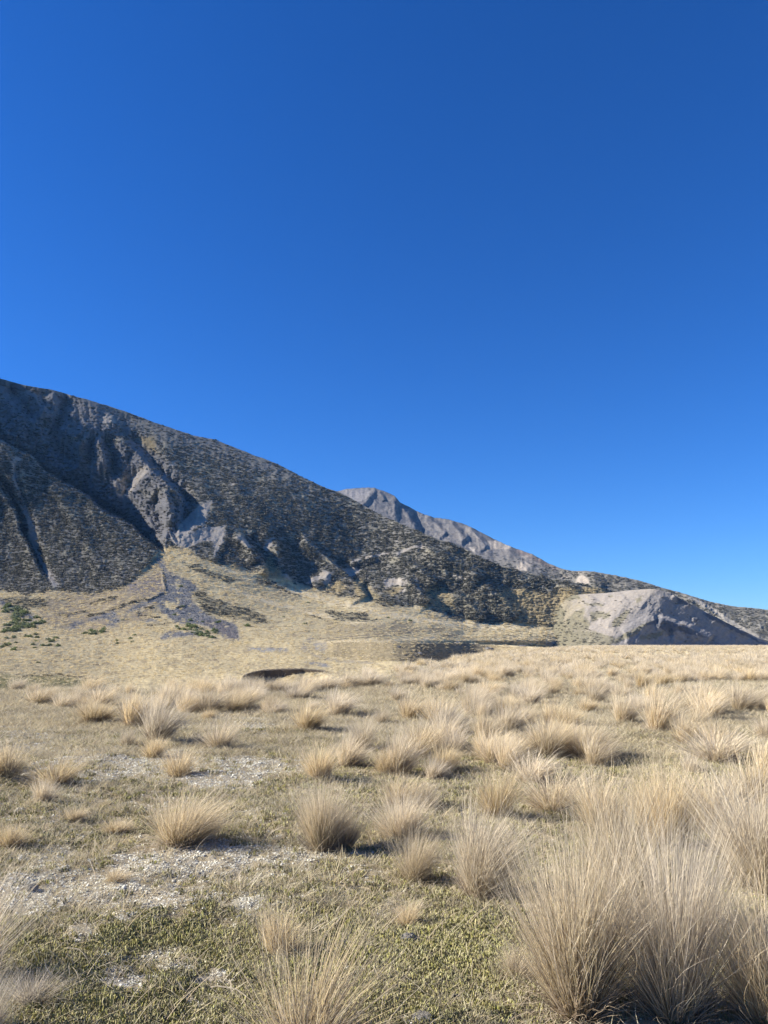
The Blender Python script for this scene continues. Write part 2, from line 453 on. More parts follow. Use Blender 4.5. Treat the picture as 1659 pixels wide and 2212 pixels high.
# terraces and river cliffs in the valley
def cliff(line, jump, w, tail):
    """everything above the line stands back by `jump` metres over w px and eases out over `tail` px"""
    global rel
    P = np.array(line)
    yl = np.interp(wxs, P[:, 0], P[:, 1])
    e = sstep(P[0, 0], P[0, 0]+12, wxs)*(1-sstep(P[-1, 0]-12, P[-1, 0], wxs))
    dy = yl-PY
    rel += jump*e*np.where(dy > 0, sstep(0, w, dy)*np.exp(-np.maximum(dy-w, 0)/tail), 0)
wxs = PX + 3*fbm(PX/14, PY/14, 2, 55)
cliff(Z4((980, 395), (1180, 380), (1400, 372), (1700, 380)), 8, 3, 14)
for ln, a in ((Z4((440, 372), (560, 352), (700, 318)), 4), (Z4((620, 385), (760, 350), (860, 310), (1030, 250)), 4), (Z4((660, 290), (840, 245)), 6),
              (Z4((1020, 310), (1110, 305)), 5), (Z4((1020, 375), (1150, 385)), 5), (Z4((1170, 60), (1190, 200)), 6), (Z4((1050, 260), (1180, 215)), 5), (Z4((1250, 320), (1340, 300)), 4),
              (Z2((160, 700), (400, 790), (640, 850), (830, 900)), 4), (Z2((500, 1062), (800, 1035), (1200, 992)), 2.5), (Z2((620, 995), (860, 985)), 4)):
    relief(ln, -a, 5, 2.5, .1, .1)
# bank below the track: steep face between the two lines
top = np.interp(wxs, *np.array([(660, 1398), (690, 1390), (740, 1387), (830, 1388), (900, 1390), (1000, 1389), (1080, 1395), (1150, 1402), (1200, 1404)]).T)
bot = np.interp(wxs, *np.array([(660, 1399), (690, 1412), (720, 1420), (800, 1430), (900, 1432), (1200, 1432)]).T)
ebank = sstep(660, 730, wxs)*(1-sstep(1150, 1190, wxs))
Ybank = base_depth(PX, bot)+3
tb_ = np.clip((bot-PY)/(bot-top+1e-6), 0, 1)
onb = (PY < bot+0) & (PY > top) & (ebank > 0)
Ytot = np.maximum(Yd + rel, 60)
bank_depth = Ybank + 26*tb_ + 2*fbm(PX/12, PY/5, 4, 61)*sstep(0, .2, tb_)*(1-tb_) - 1
Ytot = np.where(onb, Ytot*(1-ebank)+bank_depth*ebank, Ytot)
below = (PY >= bot) & (PY < bot+30) & (ebank > 0)
# dark river cliff (undercut edge seen over the plateau rim)
ctop = np.interp(PX, *np.array([(515, 1464), (530, 1456), (545, 1450.5), (571, 1446), (608, 1444), (655, 1443.5), (703, 1448.5), (742, 1458)]).T)
ec = sstep(516, 530, PX)*(1-sstep(690, 716, PX))
cth = np.interp(PX, [516, 545, 575, 605, 640, 680, 716], [2, 11, 19, 20, 12, 6, 2])*(1+.5*fbm(PX/9, PX*0+2, 3, 66))
dy = PY-ctop
cc = (ec > 0) & (dy > 0)
Yedge_top = base_depth(PX, ctop)-4.0
cth0 = np.interp(PX, [516, 545, 575, 605, 640, 680, 716], [4, 11, 18, 19, 12, 6, 4])
Ytot = np.where(cc, Ytot*(1-ec)+ec*np.maximum(Yedge_top-3.5*sstep(0, 3, dy)-.35*np.maximum(dy-cth0, 0), 60), Ytot)
dy2 = -dy
cu = (ec > 0) & (dy2 >= 0) & (dy2 < 16)
Ytot = np.where(cu, np.minimum(Ytot, Ytot*(1-ec)+ec*(Yedge_top+dy2*2.4+3)), Ytot)
# keep the ground from folding over itself: depth grows (or nearly) going up
Ytot = np.maximum(Ytot, np.maximum.accumulate(Ytot, 0)-6.0*(1-0*up))

U, V = ray(PX, PY)
GRID_Y = Ytot.copy()
def mtn_point(px, py):
    px = np.asarray(px, float); py = np.asarray(py, float)
    ci = np.interp(px, cols, np.arange(len(cols)))
    r = np.interp(px, cols, ridge)
    ri = np.clip((py-1500)/(r-1500)*(NROW-1), 0, NROW-1.001)
    c0 = np.clip(ci.astype(int), 0, len(cols)-2); r0 = ri.astype(int)
    a = ci-c0; b = ri-r0
    Y = (GRID_Y[r0, c0]*(1-a)*(1-b)+GRID_Y[r0, c0+1]*a*(1-b)+GRID_Y[r0+1, c0]*(1-a)*b+GRID_Y[r0+1, c0+1]*a*b)
    u, v = ray(px, py)
    return np.stack([u*Y, Y, v*Y], -1)

# ---- colours of the mountain surface (what grows or lies there)
C_grass = np.array([.54, .45, .265]); C_grass2 = np.array([.43, .36, .22]); C_scrubg = np.array([.185, .175, .148])
C_scree = np.array([.31, .285, .25]); C_rock = np.array([.160, .158, .162]); C_gravel = np.array([.215, .208, .195]); C_tan = np.array([.30, .255, .195])
n_a = fbm(PX/50, PY/26, 5, 41); n_b = fbm(PX/9, PY/4.5, 4, 43); n_c = fbm(PX/16, PY/9, 4, 44)
col = np.broadcast_to(C_grass, PX.shape+(3,)).copy()
col = mix(col, C_grass2, sstep(-.25, .35, n_a+.5*n_b))
col = mix(col, np.array([.27, .22, .145]), sstep(.08, .36, n_c)*.7)
# fan: greyer, thin cover near the gravel stream
thin = pmask(wx2, wy2, Z4((480, 200), (800, 180), (1060, 60), (1150, -40), (1200, 30), (1180, 250), (1060, 420), (700, 480), (400, 480), (280, 400), (330, 230)), 14)
col = mix(col, np.array([.25, .205, .15]), thin*.75*sstep(-.4, .2, n_c+.2))
purp = pmask(wx2, wy2, Z4((930, 140), (1150, 80), (1180, 200), (1080, 210), (920, 200)), 8)
col = mix(col, np.array([.21, .185, .175]), purp*.8)
# pale grass stripes on the right flank of the fan
for ln, w_ in ((Z2((-100, 600), (100, 690), (300, 750), (600, 830), (900, 900), (1300, 960), (1659, 985)), 6), (Z2((-50, 740), (300, 850), (700, 950), (900, 960)), 4), (Z2((500, 1068), (900, 1062), (1200, 1040)), 3)):
    col = mix(col, np.array([.62, .52, .33]), lmask(wx, wy, ln, w_, 4)*.95)
col = mix(col, np.array([.22, .185, .13]), pmask(wx, wy, Z2((560, 960), (900, 955), (1150, 985), (900, 1020), (560, 1040)), 6)*.55)
# gravel stream from the apex of the fan
grav = np.zeros_like(PX)
for pl in (Z4((1145, -60), (1160, -30), (1210, 60), (1290, 95), (1400, 150), (1420, 185), (1370, 215), (1400, 290), (1500, 370), (1600, 400), (1700, 450), (1720, 560), (1620, 545), (1540, 470), (1400, 440), (1260, 430), (1160, 360), (1140, 270), (1060, 300), (950, 350), (900, 380), (930, 330), (1010, 280), (1130, 230), (1190, 190), (1170, 80), (1130, -10)),
           Z4((640, 410), (740, 350), (850, 345), (830, 380), (870, 420), (820, 460), (760, 450), (790, 410), (700, 410), (650, 430)),
           Z4((1140, 530), (1200, 500), (1330, 495), (1440, 495), (1480, 520), (1300, 535), (1160, 550)),
           Z4((480, 455), (560, 420), (600, 430), (560, 460), (500, 475)), Z4((1020, 415), (1100, 405), (1130, 420), (1050, 435)),
           Z4((0, 260), (40, 260), (60, 310), (140, 320), (260, 380), (230, 420), (140, 390), (40, 330), (0, 300))):
    grav = np.maximum(grav, pmask(wx*.75+wx2*.25, wy*.75+wy2*.25, pl, 4.5))
isl = np.maximum(pmask(wx, wy, Z4((1190, 270), (1260, 280), (1280, 320), (1230, 340), (1200, 310)), 3), pmask(wx, wy, Z4((1260, 140), (1300, 160), (1290, 190), (1270, 175)), 3))
grav = grav*(1-isl)*sstep(-.55, -.1, n_b+.22)*(1-.8*sstep(.16, .34, fbm(PX/13, PY/6, 4, 49)))
gcol = C_gravel*(1+.8*fbm(PX/4, PY/2.2, 4, 47))[..., None]
col = col*(1-grav[..., None]) + gcol*grav[..., None]
pk = pmask(wx, wy, Z4((1430, 400), (1650, 430), (1740, 560), (1640, 550), (1560, 490)), 6)*grav
col = mix(col, np.array([.19, .165, .155]), pk*.8)
# greys in the valley by the bank
for pl in (Z2((490, 1075), (560, 1072), (590, 1090), (550, 1125), (500, 1120)), Z2((100, 1105), (200, 1098), (330, 1105), (340, 1125), (200, 1128), (110, 1118)),
           Z2((1280, 1078), (1380, 1080), (1390, 1098), (1290, 1095)), Z2((440, 1180), (560, 1195), (600, 1215), (500, 1210)),
           Z3((330, 915), (470, 905), (560, 925), (750, 925), (860, 945), (600, 962), (480, 955), (350, 935))):
    col = mix(col, np.array([.25, .25, .245]), pmask(wx, wy, pl, 2.5)*.85)
# bank face: brown tussock and bare earth
bank = onb*ebank*sstep(0, .1, tb_)
col = mix(col, np.array([.20, .168, .11]), bank*.85)
col = mix(col, np.array([.34, .28, .175]), bank*sstep(0, .4, n_b)*.7)
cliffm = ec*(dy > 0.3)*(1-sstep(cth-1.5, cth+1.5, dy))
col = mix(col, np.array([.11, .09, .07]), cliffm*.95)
col = mix(col, np.array([.42, .36, .23]), ec*((dy > -2.0) & (dy <= .3))*.8)
# old track
for ln in (Z2((470, 1052), (700, 1036), (950, 1012), (1150, 992), (1260, 985)), Z2((560, 1058), (800, 1040), (1000, 1018), (1260, 992))):
    col = mix(col, np.array([.17, .145, .11]), lmask(PX, PY+1.2*fbm(PX/30, PY/30, 2, 3), ln, 1.1, 1.0)*.8)
col = mix(col, np.array([.30, .27, .22]), lmask(PX, PY, Z2((430, 1110), (440, 1080), (470, 1052)), 6, 3)*.7)
col = mix(col, np.array([.32, .28, .21]), lmask(PX, PY, Z2((440, 1100), (500, 1150), (640, 1180), (840, 1190)), 3, 2)*.8)
# olive damp patch at the left rim
col = mix(col, np.array([.15, .15, .065]), pmask(wx2, wy2, [(-200, 1452), (60, 1456), (150, 1462), (210, 1475), (0, 1500), (-200, 1500)], 7)*.75)
# the slopes
mcol = np.broadcast_to(C_scrubg, PX.shape+(3,)).copy()
mcol = mix(mcol, np.array([.238, .226, .203]), sstep(-.1, .5, n_c+.3*n_b)*.55)
grass_up = sstep(.05, .4, fbm(PX/34, PY/20, 4, 52)+.25*n_b)
mcol = mix(mcol, np.array([.29, .265, .19]), grass_up*.55)
rockm = np.clip(rock_region*sstep(-.25, .15, fbm(PX/28, PY/36, 4, 58)+.28), 0, 1)
mcol = mix(mcol, C_rock*1.0, rockm*.9)
mcol = mix(mcol, C_rock*1.25, rockm*sstep(.1, .35, fbm(PX/12, PY/12, 3, 59))*.7)
# upper ridge: grey scree between tufts
topg = sstep(60, 8, PY-ridge[None])*sstep(760, 560, PX)
mcol = mix(mcol, np.array([.22, .21, .20]), topg*.4)
scree = np.zeros_like(PX)
SCREES = [Z1((715, 800), (800, 770), (950, 690), (975, 715), (880, 820), (800, 900), (750, 870)), Z1((1095, 1165), (1180, 1060), (1300, 945), (1375, 925), (1340, 1050), (1260, 1110), (1150, 1210)),
          Z1((1150, 1215), (1230, 1130), (1310, 1080), (1400, 1090), (1465, 1075), (1465, 1140), (1440, 1200), (1390, 1290), (1380, 1190), (1300, 1190), (1210, 1240)),
          Z1((1530, 1150), (1570, 1145), (1640, 1240), (1590, 1220), (1550, 1190)), Z1((60, 660), (110, 625), (140, 640), (110, 700), (130, 850), (200, 1000), (235, 1100), (245, 1240), (300, 1340), (390, 1470), (350, 1480), (270, 1340), (200, 1190), (170, 1050), (90, 800)),
          Z1((1085, 700), (1120, 660), (1165, 655), (1110, 695)), Z1((970, 625), (1035, 570), (1020, 600)), Z1((640, 400), (700, 360), (690, 330), (760, 420), (700, 440)),
          Z2((30, 450), (70, 435), (110, 515), (80, 500)), Z2((185, 510), (205, 460), (262, 450), (240, 500), (210, 545)), Z2((425, 730), (500, 680), (560, 640), (605, 655), (590, 720), (555, 735), (560, 690), (480, 715)),
          Z2((655, 640), (700, 622), (775, 640), (750, 670), (715, 688), (690, 670)), Z2((898, 700), (960, 683), (1050, 700), (1045, 735), (960, 732), (900, 760)), Z2((990, 770), (1040, 735), (1050, 745), (1010, 790)),
          Z2((1295, 680), (1330, 670), (1400, 688), (1380, 698)), Z2((1085, 680), (1100, 690), (1115, 730), (1095, 715)), Z2((1560, 715), (1620, 730), (1580, 740)), Z2((0, 130), (30, 140), (10, 160)),
          Z2((280, 360), (310, 375), (280, 385)), Z2((970, 465), (990, 470), (980, 480)), Z2((1500, 770), (1560, 780), (1540, 800)), Z3((330, 750), (380, 725), (415, 740), (380, 775), (350, 780)), Z3((55, 570), (90, 565), (80, 580)),
          Z2((290, 665), (330, 670), (360, 710), (330, 700))]
for pl in SCREES:
    scree = np.maximum(scree, pmask(wx, wy, pl, 2.2))
for ln, w_ in ((Z2((800, 572), (860, 555), (935, 540)), 3), (Z2((720, 600), (770, 585)), 2.5), (Z2((985, 548), (1050, 518), (1090, 508), (1140, 505)), 3), (Z2((1400, 505), (1440, 525)), 4)):
    scree = np.maximum(scree, lmask(wx, wy, ln, w_, 1.5))
scree *= sstep(-.6, -.2, n_b+.3)
mcol = mix(mcol, C_scree, scree)
mcol = mix(mcol, C_tan, scree*sstep(.05, .35, n_c)*.55)
# darker bluish-grey band along the gorge
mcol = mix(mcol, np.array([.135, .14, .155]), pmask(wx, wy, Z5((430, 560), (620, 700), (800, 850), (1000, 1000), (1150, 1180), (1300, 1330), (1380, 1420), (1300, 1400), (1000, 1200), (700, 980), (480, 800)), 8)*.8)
# grass that climbs into the hollows
gh = np.zeros_like(PX)
for pl in ([(1165, 1290), (1215, 1268), (1300, 1272), (1330, 1290), (1300, 1404), (1095, 1404), (1110, 1345), (1140, 1310)], Z2((150, 700), (200, 590), (240, 520), (250, 600), (300, 690), (420, 740), (300, 740)), Z2((730, 800), (720, 720), (770, 690), (820, 740), (900, 830), (870, 840), (800, 830)), Z2((1170, 840), (1150, 740), (1250, 730), (1300, 760), (1340, 900), (1250, 900)),
           Z2((880, 770), (960, 745), (1010, 760), (960, 800)), Z2((560, 730), (650, 700), (690, 760), (640, 790), (560, 760)), Z3((60, 600), (250, 600), (420, 650), (400, 760), (300, 860), (150, 860), (180, 760), (60, 680)), Z1((1340, 720), (1380, 720), (1370, 760)), Z1((870, 510), (1000, 500), (1020, 620), (940, 600))):
    gh = np.maximum(gh, pmask(wx2, wy2, pl, 6))
mcol = mix(mcol, np.array([.27, .215, .115]), gh*.85*sstep(-.5, .0, n_b+.2))
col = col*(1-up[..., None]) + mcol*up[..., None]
# dark banks of the old channels
bk_ = np.zeros_like(PX)
for ln, w_ in ((Z4((430, 374), (560, 352), (640, 335)), 1.6), (Z4((620, 387), (760, 350), (860, 305), (1040, 245)), 2.6), (Z4((655, 292), (760, 265), (840, 240)), 2.2), (Z4((1170, 60), (1192, 130), (1180, 200)), 1.3), (Z4((1050, 262), (1190, 210)), 1.3),
               (Z4((1040, 320), (1110, 300)), 2.2), (Z4((1020, 378), (1150, 388)), 2.2), (Z4((1250, 322), (1340, 300)), 1.2), (Z2((160, 700), (300, 750), (400, 790)), 2), (Z2((440, 905), (620, 960)), 1.6), (Z4((1060, 455), (1260, 430)), 1.2), (Z4((150, 810), (420, 800), (700, 830)), 2.2)):
    bk_ = np.maximum(bk_, lmask(wx2*.4+wx*.6, wy2*.4+wy*.6, ln, w_, 1.2))
bk_ *= sstep(-.3, .1, n_b+.12)
col = mix(col, np.array([.085, .072, .048]), bk_*.85*(1-up))
# dark low scrub on the fan
fs = np.zeros_like(PX)
for pl in (Z4((1390, 210), (1450, 200), (1600, 270), (1800, 350), (1800, 400), (1600, 380), (1480, 350), (1450, 280)), Z4((1340, 0), (1440, 20), (1600, 90), (1700, 120), (1650, 150), (1500, 90), (1380, 40)),
           Z4((0, 260), (160, 230), (350, 260), (330, 330), (200, 320), (100, 300)), Z2((150, 700), (260, 720), (300, 760), (180, 730)), Z2((560, 880), (800, 910), (860, 940), (640, 940)), Z2((1230, 800), (1660, 760), (1660, 950), (1450, 940), (1250, 850)),
           Z2((-20, 840), (60, 860), (200, 920), (230, 960), (100, 960), (0, 920)), Z2((300, 870), (380, 880), (330, 890)), Z2((810, 760), (900, 800), (1030, 850), (940, 860), (840, 830)), Z3((0, 640), (120, 690), (200, 790), (100, 800), (0, 800)), Z3((340, 720), (500, 700), (480, 800), (620, 870), (400, 860), (350, 800))):
    fs = np.maximum(fs, pmask(wx2, wy2, pl, 5))
col = mix(col, np.array([.20, .18, .12]), fs*.65)
scrub_density = np.clip(.35*bk_*(1-up) + up*(1-.75*rockm)*(1-scree)*(1-.95*gh)*(1-.45*grass_up) + fs*.8*(1-up), 0, 1)*sstep(-.5, .0, n_c+.25)
scrub_density *= (1-.7*topg)
grass_density = np.clip((1-up)*(1-grav)*(1-fs*.6)*(1-bank*.4)*(1-cliffm) + gh*.8, 0, 1)

P = np.stack([U*Ytot, Ytot, V*Ytot], -1)
# far side of the ridge
back = []
for k in range(1, 8):
    Yb = Ytot[-1]*(1+.035*k)
    back.append(np.stack([U[-1]*Yb, Yb, V[-1]*Ytot[-1]-Ytot[-1]*.035*k*.55*k**.3], -1))
Pf = np.concatenate([P, np.array(back)], 0)
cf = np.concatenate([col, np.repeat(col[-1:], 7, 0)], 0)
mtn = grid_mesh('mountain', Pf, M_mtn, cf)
tag(mtn, kind='structure')

# ------------------------------------------------------------------ generic depth-mapped landform
def landform(name, cols, top, bottom, nrow, depth_fn, colour_fn, mat, fall=.5, back_n=6, step=.03):
    r = np.interp(cols, *np.array(top).T); b = np.interp(cols, *np.array(bottom).T)
    r = r + (1.9 if name == 'far_mountain' else .8)*fbm(cols/12, cols*0+3.3, 5, 17, .6)
    t = np.linspace(0, 1, nrow)
    PX = np.broadcast_to(cols, (nrow, len(cols))).copy(); PY = b[None] + (r-b)[None]*t[:, None]
    Yv = depth_fn(PX, PY, t[:, None]+0*PX)
    U, V = ray(PX, PY)
    c = colour_fn(PX, PY, t[:, None]+0*PX)
    P = np.stack([U*Yv, Yv, V*Yv], -1)
    bk = []
    for k in range(1, back_n):
        Yb = Yv[-1]*(1+step*k); bk.append(np.stack([U[-1]*Yb, Yb, V[-1]*Yv[-1]-Yv[-1]*step*k*fall], -1))
    o = grid_mesh(name, np.concatenate([P, np.array(bk)], 0), mat, np.concatenate([c, np.repeat(c[-1:], back_n-1, 0)], 0))
    tag(o, kind='structure')
    return o, PX, PY, Yv

# far mountain
B_TOP = [(300, 1080), (600, 1080), (700, 1068), (729, 1061), (747, 1056), (784, 1053), (809, 1054), (835, 1063), (852, 1070.5), (864, 1085), (886, 1096), (901, 1105), (938, 1118), (971, 1122),
         (1011, 1135), (1037, 1149), (1066, 1164), (1087, 1173.5), (1113, 1184.5), (1150, 1197), (1183, 1216), (1208, 1227), (1234, 1233), (1278, 1234), (1326, 1242),
         (1381, 1254), (1436, 1271), (1483, 1283.5), (1535, 1300), (1582, 1309), (1659, 1317), (1800, 1330), (2300, 1352)]
B_BOT = [(300, 1200), (700, 1200), (900, 1250), (1100, 1320), (1300, 1400), (2300, 1402)]
def b_depth(PX, PY, t):
    Ytop = np.interp(PX, [300, 800, 1000, 1150, 1280, 1450, 1659, 2300], [2300, 2250, 1900, 1550, 1300, 1200, 1200, 1500])
    Ybot = np.interp(PX, [300, 800, 1000, 1150, 1280, 1450, 1659, 2300], [1500, 1500, 1250, 1050, 900, 820, 800, 800])
    Y = Ybot*(Ytop/Ybot)**t
    wxx = PX+8*fbm(PX/30, PY/30, 3, 71)
    r = ridged((wxx*.8-PY*.5)/40, (PX+PY)/150, 5, 72)
    Y = Y - 15*r*sstep(0, .1, 1-t)*(Y/1500)
    Y = Y - 11*fbm(PX/7, PY/6, 4, 74)*np.clip(.4+fbm(PX/40, PY/40, 2, 79)*2, .3, 1.4)
    def rl(pts, a, wl, wr):
        nonlocal Y
        d, s, tt = polyline(PX, PY, pts); f = np.clip(1-d/np.where(s > 0, wr, wl), 0, 1)
        Y = Y + .6*a*f*sstep(0, .15, tt)*sstep(1, .85, tt)
    rl(Z2((820, 170), (840, 190), (800, 240), (740, 300)), -60, 25, 10)
    rl(Z2((870, 180), (900, 215), (910, 240)), -50, 10, 6)
    rl(Z2((960, 200), (990, 250), (1060, 330), (1130, 420)), -80, 30, 9)
    rl(Z2((1060, 300), (1110, 380), (1150, 430)), 50, 10, 16)
    rl(Z2((1150, 320), (1220, 380), (1280, 440)), -60, 26, 8)
    rl(Z2((1290, 350), (1330, 400), (1400, 470)), -60, 26, 9)
    rl(Z2((1400, 390), (1450, 440), (1520, 520)), -50, 30, 9)
    rl(Z3((100, 345), (180, 420), (260, 520), (360, 560)), -40, 40, 14)
    rl(Z3((560, 500), (620, 540), (700, 590)), -25, 40, 16)
    rl(Z3((1120, 625), (1250, 690), (1400, 790), (1659, 930)), -60, 14, 30)
    rl(Z3((1330, 685), (1500, 770), (1659, 850)), -30, 16, 30)
    return Y
def b_col(PX, PY, t):
    wxx = PX+5*fbm(PX/14, PY/14, 3, 171); wyy = PY+4*fbm(PX/14, PY/14, 3, 172)
    nb = fbm(PX/9, PY/6, 4, 75)
    c = np.broadcast_to(np.array([.175, .165, .155]), PX.shape+(3,)).copy()
    c = mix(c, np.array([.11, .108, .11]), sstep(-.05, .22, fbm(PX/22, PY/18, 5, 76)+.6*nb))
    low = sstep(0, 60, PY-np.interp(PX, [700, 900, 1000, 1100, 1150, 1250, 2300], [1120, 1180, 1195, 1190, 1205, 1236, 1300]))*1.0
    low = np.maximum(low, sstep(1130, 1230, PX)*.9)
    c = mix(c, np.array([.15, .142, .118]), np.clip(low, 0, 1)*sstep(-.45, .0, nb+.15)*.9)
    c = mix(c, np.array([.19, .15, .13]), lmask(wxx, wyy, [(1120, 1190), (1160, 1208), (1200, 1228)], 5, 3)*.6)
    def P_(pl, cc=(.32, .285, .24), k=.9):
        nonlocal c
        c = mix(c, np.array(cc), pmask(wxx, wyy, pl, 2)*k)
    P_(Z2((640, 178), (700, 165), (800, 160), (830, 180), (790, 240), (740, 240)), (.25, .235, .225))
    P_(Z2((1500, 480), (1600, 470), (1659, 500), (1659, 520), (1560, 520))); P_(Z2((1395, 510), (1430, 515), (1445, 540), (1410, 525)), (.34, .31, .27))
    P_(Z2((1360, 385), (1420, 390), (1400, 470), (1380, 460)), k=.5); P_(Z2((1440, 420), (1480, 440), (1450, 480)), k=.6)
    P_(Z3((0, 320), (90, 330), (150, 370), (60, 370), (0, 380)), k=.7)
    P_(Z3((168, 490), (200, 450), (230, 438), (262, 460), (240, 500))); P_(Z3((275, 445), (320, 455), (290, 458)), k=.8)
    P_(Z3((205, 410), (250, 405), (230, 425)), k=.7)
    P_(Z3((518, 562), (545, 525), (565, 518), (605, 550), (606, 574), (560, 570))); P_(Z3((430, 548), (470, 522), (512, 515), (470, 535)), k=.8); P_(Z3((770, 545), (790, 545), (785, 570)), k=.8)
    P_(Z3((520, 505), (560, 500), (580, 515)), k=.5)
    P_(Z3((1115, 635), (1180, 650), (1300, 720), (1400, 790), (1500, 850), (1659, 930), (1659, 910), (1450, 790), (1260, 670), (1160, 640)), (.27, .25, .215)); P_(Z3((1620, 750), (1659, 755), (1659, 770)), k=.7)
    P_(Z3((1200, 655), (1290, 690), (1350, 735), (1260, 700)), (.30, .275, .235))
    P_(Z3((1560, 800), (1640, 800), (1659, 830), (1600, 830)), (.24, .23, .2), .6)
    return c*(1+.2*fbm(PX/3, PY/3, 2, 78))[..., None]
fm, BPX, BPY, BY = landform('far_mountain', np.concatenate([np.linspace(300, 690, 20, endpoint=False), np.linspace(690, 1760, 560, endpoint=False), np.linspace(1760, 2300, 30)]), B_TOP, B_BOT, 150, b_depth, b_col, M_far)

# grey scree hill
C_TOP = [(1080, 1385), (1130, 1360), (1190, 1318), (1215, 1296), (1241, 1285), (1307, 1281), (1362, 1275), (1400, 1272.5), (1417, 1273), (1447, 1281), (1465, 1291), (1509, 1313), (1564, 1342), (1619, 1369), (1659, 1388), (1760, 1399), (1900, 1401)]
C_BOT = [(1080, 1406), (1900, 1406)]
def c_depth(PX, PY, t):
    _, v = ray(PX, PY)
    xr = np.interp(PY, [1270, 1307, 1351, 1377, 1406], [1422, 1385, 1350, 1330, 1312]) + 6*fbm(PX/40, PY/40, 2, 80)
    q = PX-xr
    sa = np.sqrt(q*q+34**2)-34
    Y0 = 548 + np.where(q < 0, np.minimum(sa*.34, 42+sa*.06), sa*.24)
    Y = Y0 + (PY.max()-PY)*.62 + 1.6*fbm(PX/30, PY/30, 4, 87)
    wxx = PX+5*fbm(PX/24, PY/24, 3, 81); wyy = PY+3*fbm(PX/24, PY/24, 3, 82)
    def rl(pts, a, wl, wr, p=1.0, ta=.1, tb=.1):
        nonlocal Y
        d, s, tt = polyline(wxx, wyy, pts); f = np.clip(1-d/np.where(s > 0, wr, wl), 0, 1)
        f = f*f*(3-2*f) if p == 'soft' else f**p
        Y = Y + a*f*(sstep(0, ta, tt) if ta else 1)*(sstep(1, 1-tb, tt) if tb else 1)
    rl(Z3((1010, 775), (1080, 800), (1180, 830), (1260, 865), (1330, 900)), -9, 34, 14, 'soft', .1, .05)
    rl(Z3((1010, 778), (960, 800), (900, 840), (800, 880)), -4, 20, 40, 1, .1, .1)
    rl(Z3((1100, 640), (1150, 665), (1210, 700)), -4, 12, 4)
    rl(Z3((1280, 730), (1360, 780), (1440, 820), (1550, 880)), -3.5, 14, 8)
    rl(Z3((1210, 770), (1255, 790)), -3, 8, 4, 1, .3, .3)
    rl(Z3((1020, 725), (1035, 735)), -2, 5, 3, 1, .3, .3)
    rl(Z3((1040, 800), (1075, 850), (1080, 890)), 2.5, 5, 8)
    rl(Z3((1120, 830), (1160, 860), (1190, 900)), 2, 5, 8)
    rl(Z3((640, 650), (600, 720), (560, 800)), -4, 30, 24)
    rl(Z3((820, 640), (760, 740), (700, 840)), -4, 26, 20)
    Y -= 1.2*ridged((PX*.8+PY*.6)/22, (PX-PY)/90, 4, 83)*sstep(0, .15, 1-t)
    Y -= .5*fbm(PX/5, PY/4, 3, 84)
    return Y
def hill_masks(PX, PY):
    wxx = PX+5*fbm(PX/12, PY/12, 4, 181); wyy = PY+4*fbm(PX/12, PY/12, 4, 182)
    veg = np.zeros_like(PX)
    for pl in (Z3((460, 800), (520, 740), (580, 715), (570, 760), (610, 800), (600, 850), (480, 850)), Z3((610, 740), (690, 735), (700, 760), (620, 800)), Z3((740, 800), (800, 745), (850, 725), (820, 780), (770, 830), (740, 830)),
               Z3((570, 675), (600, 690), (690, 690), (680, 705), (590, 700)), Z3((0, 800), (330, 640), (420, 660), (440, 700), (470, 740), (450, 790), (480, 850), (620, 850), (760, 890), (720, 960), (0, 980)),
               Z3((900, 880), (1060, 850), (1000, 900), (900, 900)), Z3((690, 750), (730, 735), (720, 775), (680, 780)), Z3((880, 660), (915, 645), (910, 675), (890, 690)), Z3((715, 640), (750, 645), (730, 655)),
               Z3((620, 870), (760, 895), (900, 820), (980, 785), (880, 870), (760, 930), (600, 920)), Z3((400, 600), (540, 640), (560, 660), (480, 670), (420, 660))):
        veg = np.maximum(veg, pmask(wxx, wyy, pl, 2.5))
    rk = np.zeros_like(PX)
    for pl in (Z3((980, 790), (1020, 772), (1100, 800), (1210, 840), (1310, 895), (1230, 880), (1130, 850), (1080, 870), (1000, 820), (940, 810)), Z3((1120, 650), (1170, 665), (1215, 705), (1130, 690)), Z3((1040, 840), (1075, 850), (1085, 890)),
               Z3((1200, 770), (1260, 785), (1240, 800)), Z3((1290, 740), (1400, 790), (1560, 880), (1659, 940), (1500, 870), (1300, 770)), Z3((1015, 722), (1040, 728), (1030, 740)), Z3((1120, 625), (1200, 650), (1190, 660))):
        rk = np.maximum(rk, pmask(wxx, wyy, pl, 1.6))
    return veg, rk
def c_col(PX, PY, t):
    nb = fbm(PX/9, PY/6, 4, 85)
    c = np.broadcast_to(np.array([.30, .27, .232]), PX.shape+(3,)).copy()
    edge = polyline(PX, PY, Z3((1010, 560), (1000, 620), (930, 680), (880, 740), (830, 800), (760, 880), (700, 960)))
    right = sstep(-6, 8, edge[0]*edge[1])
    c = mix(c, np.array([.255, .238, .222]), np.where(PX > 1300, right, 0)*.95)  # flank right of the arris darker and greyer: its shade painted into the colour
    c = mix(c, c.mean(-1, keepdims=True)*np.array([1.05, .98, .9]), sstep(0, .4, nb)*.6)
    c = mix(c, np.array([.30, .26, .175]), sstep(1285, 1215, PX+34*fbm(PX/14, PY/9, 4, 88))*.9)
    veg, rk = hill_masks(PX, PY)
    c = mix(c, np.array([.19, .175, .115]), veg*.8*sstep(-.5, -.05, nb+.2))
    c = mix(c, np.array([.115, .118, .13]), rk*.95)
    return c*(1+.10*fbm(PX/2.2, PY/2.2, 2, 86))[..., None]
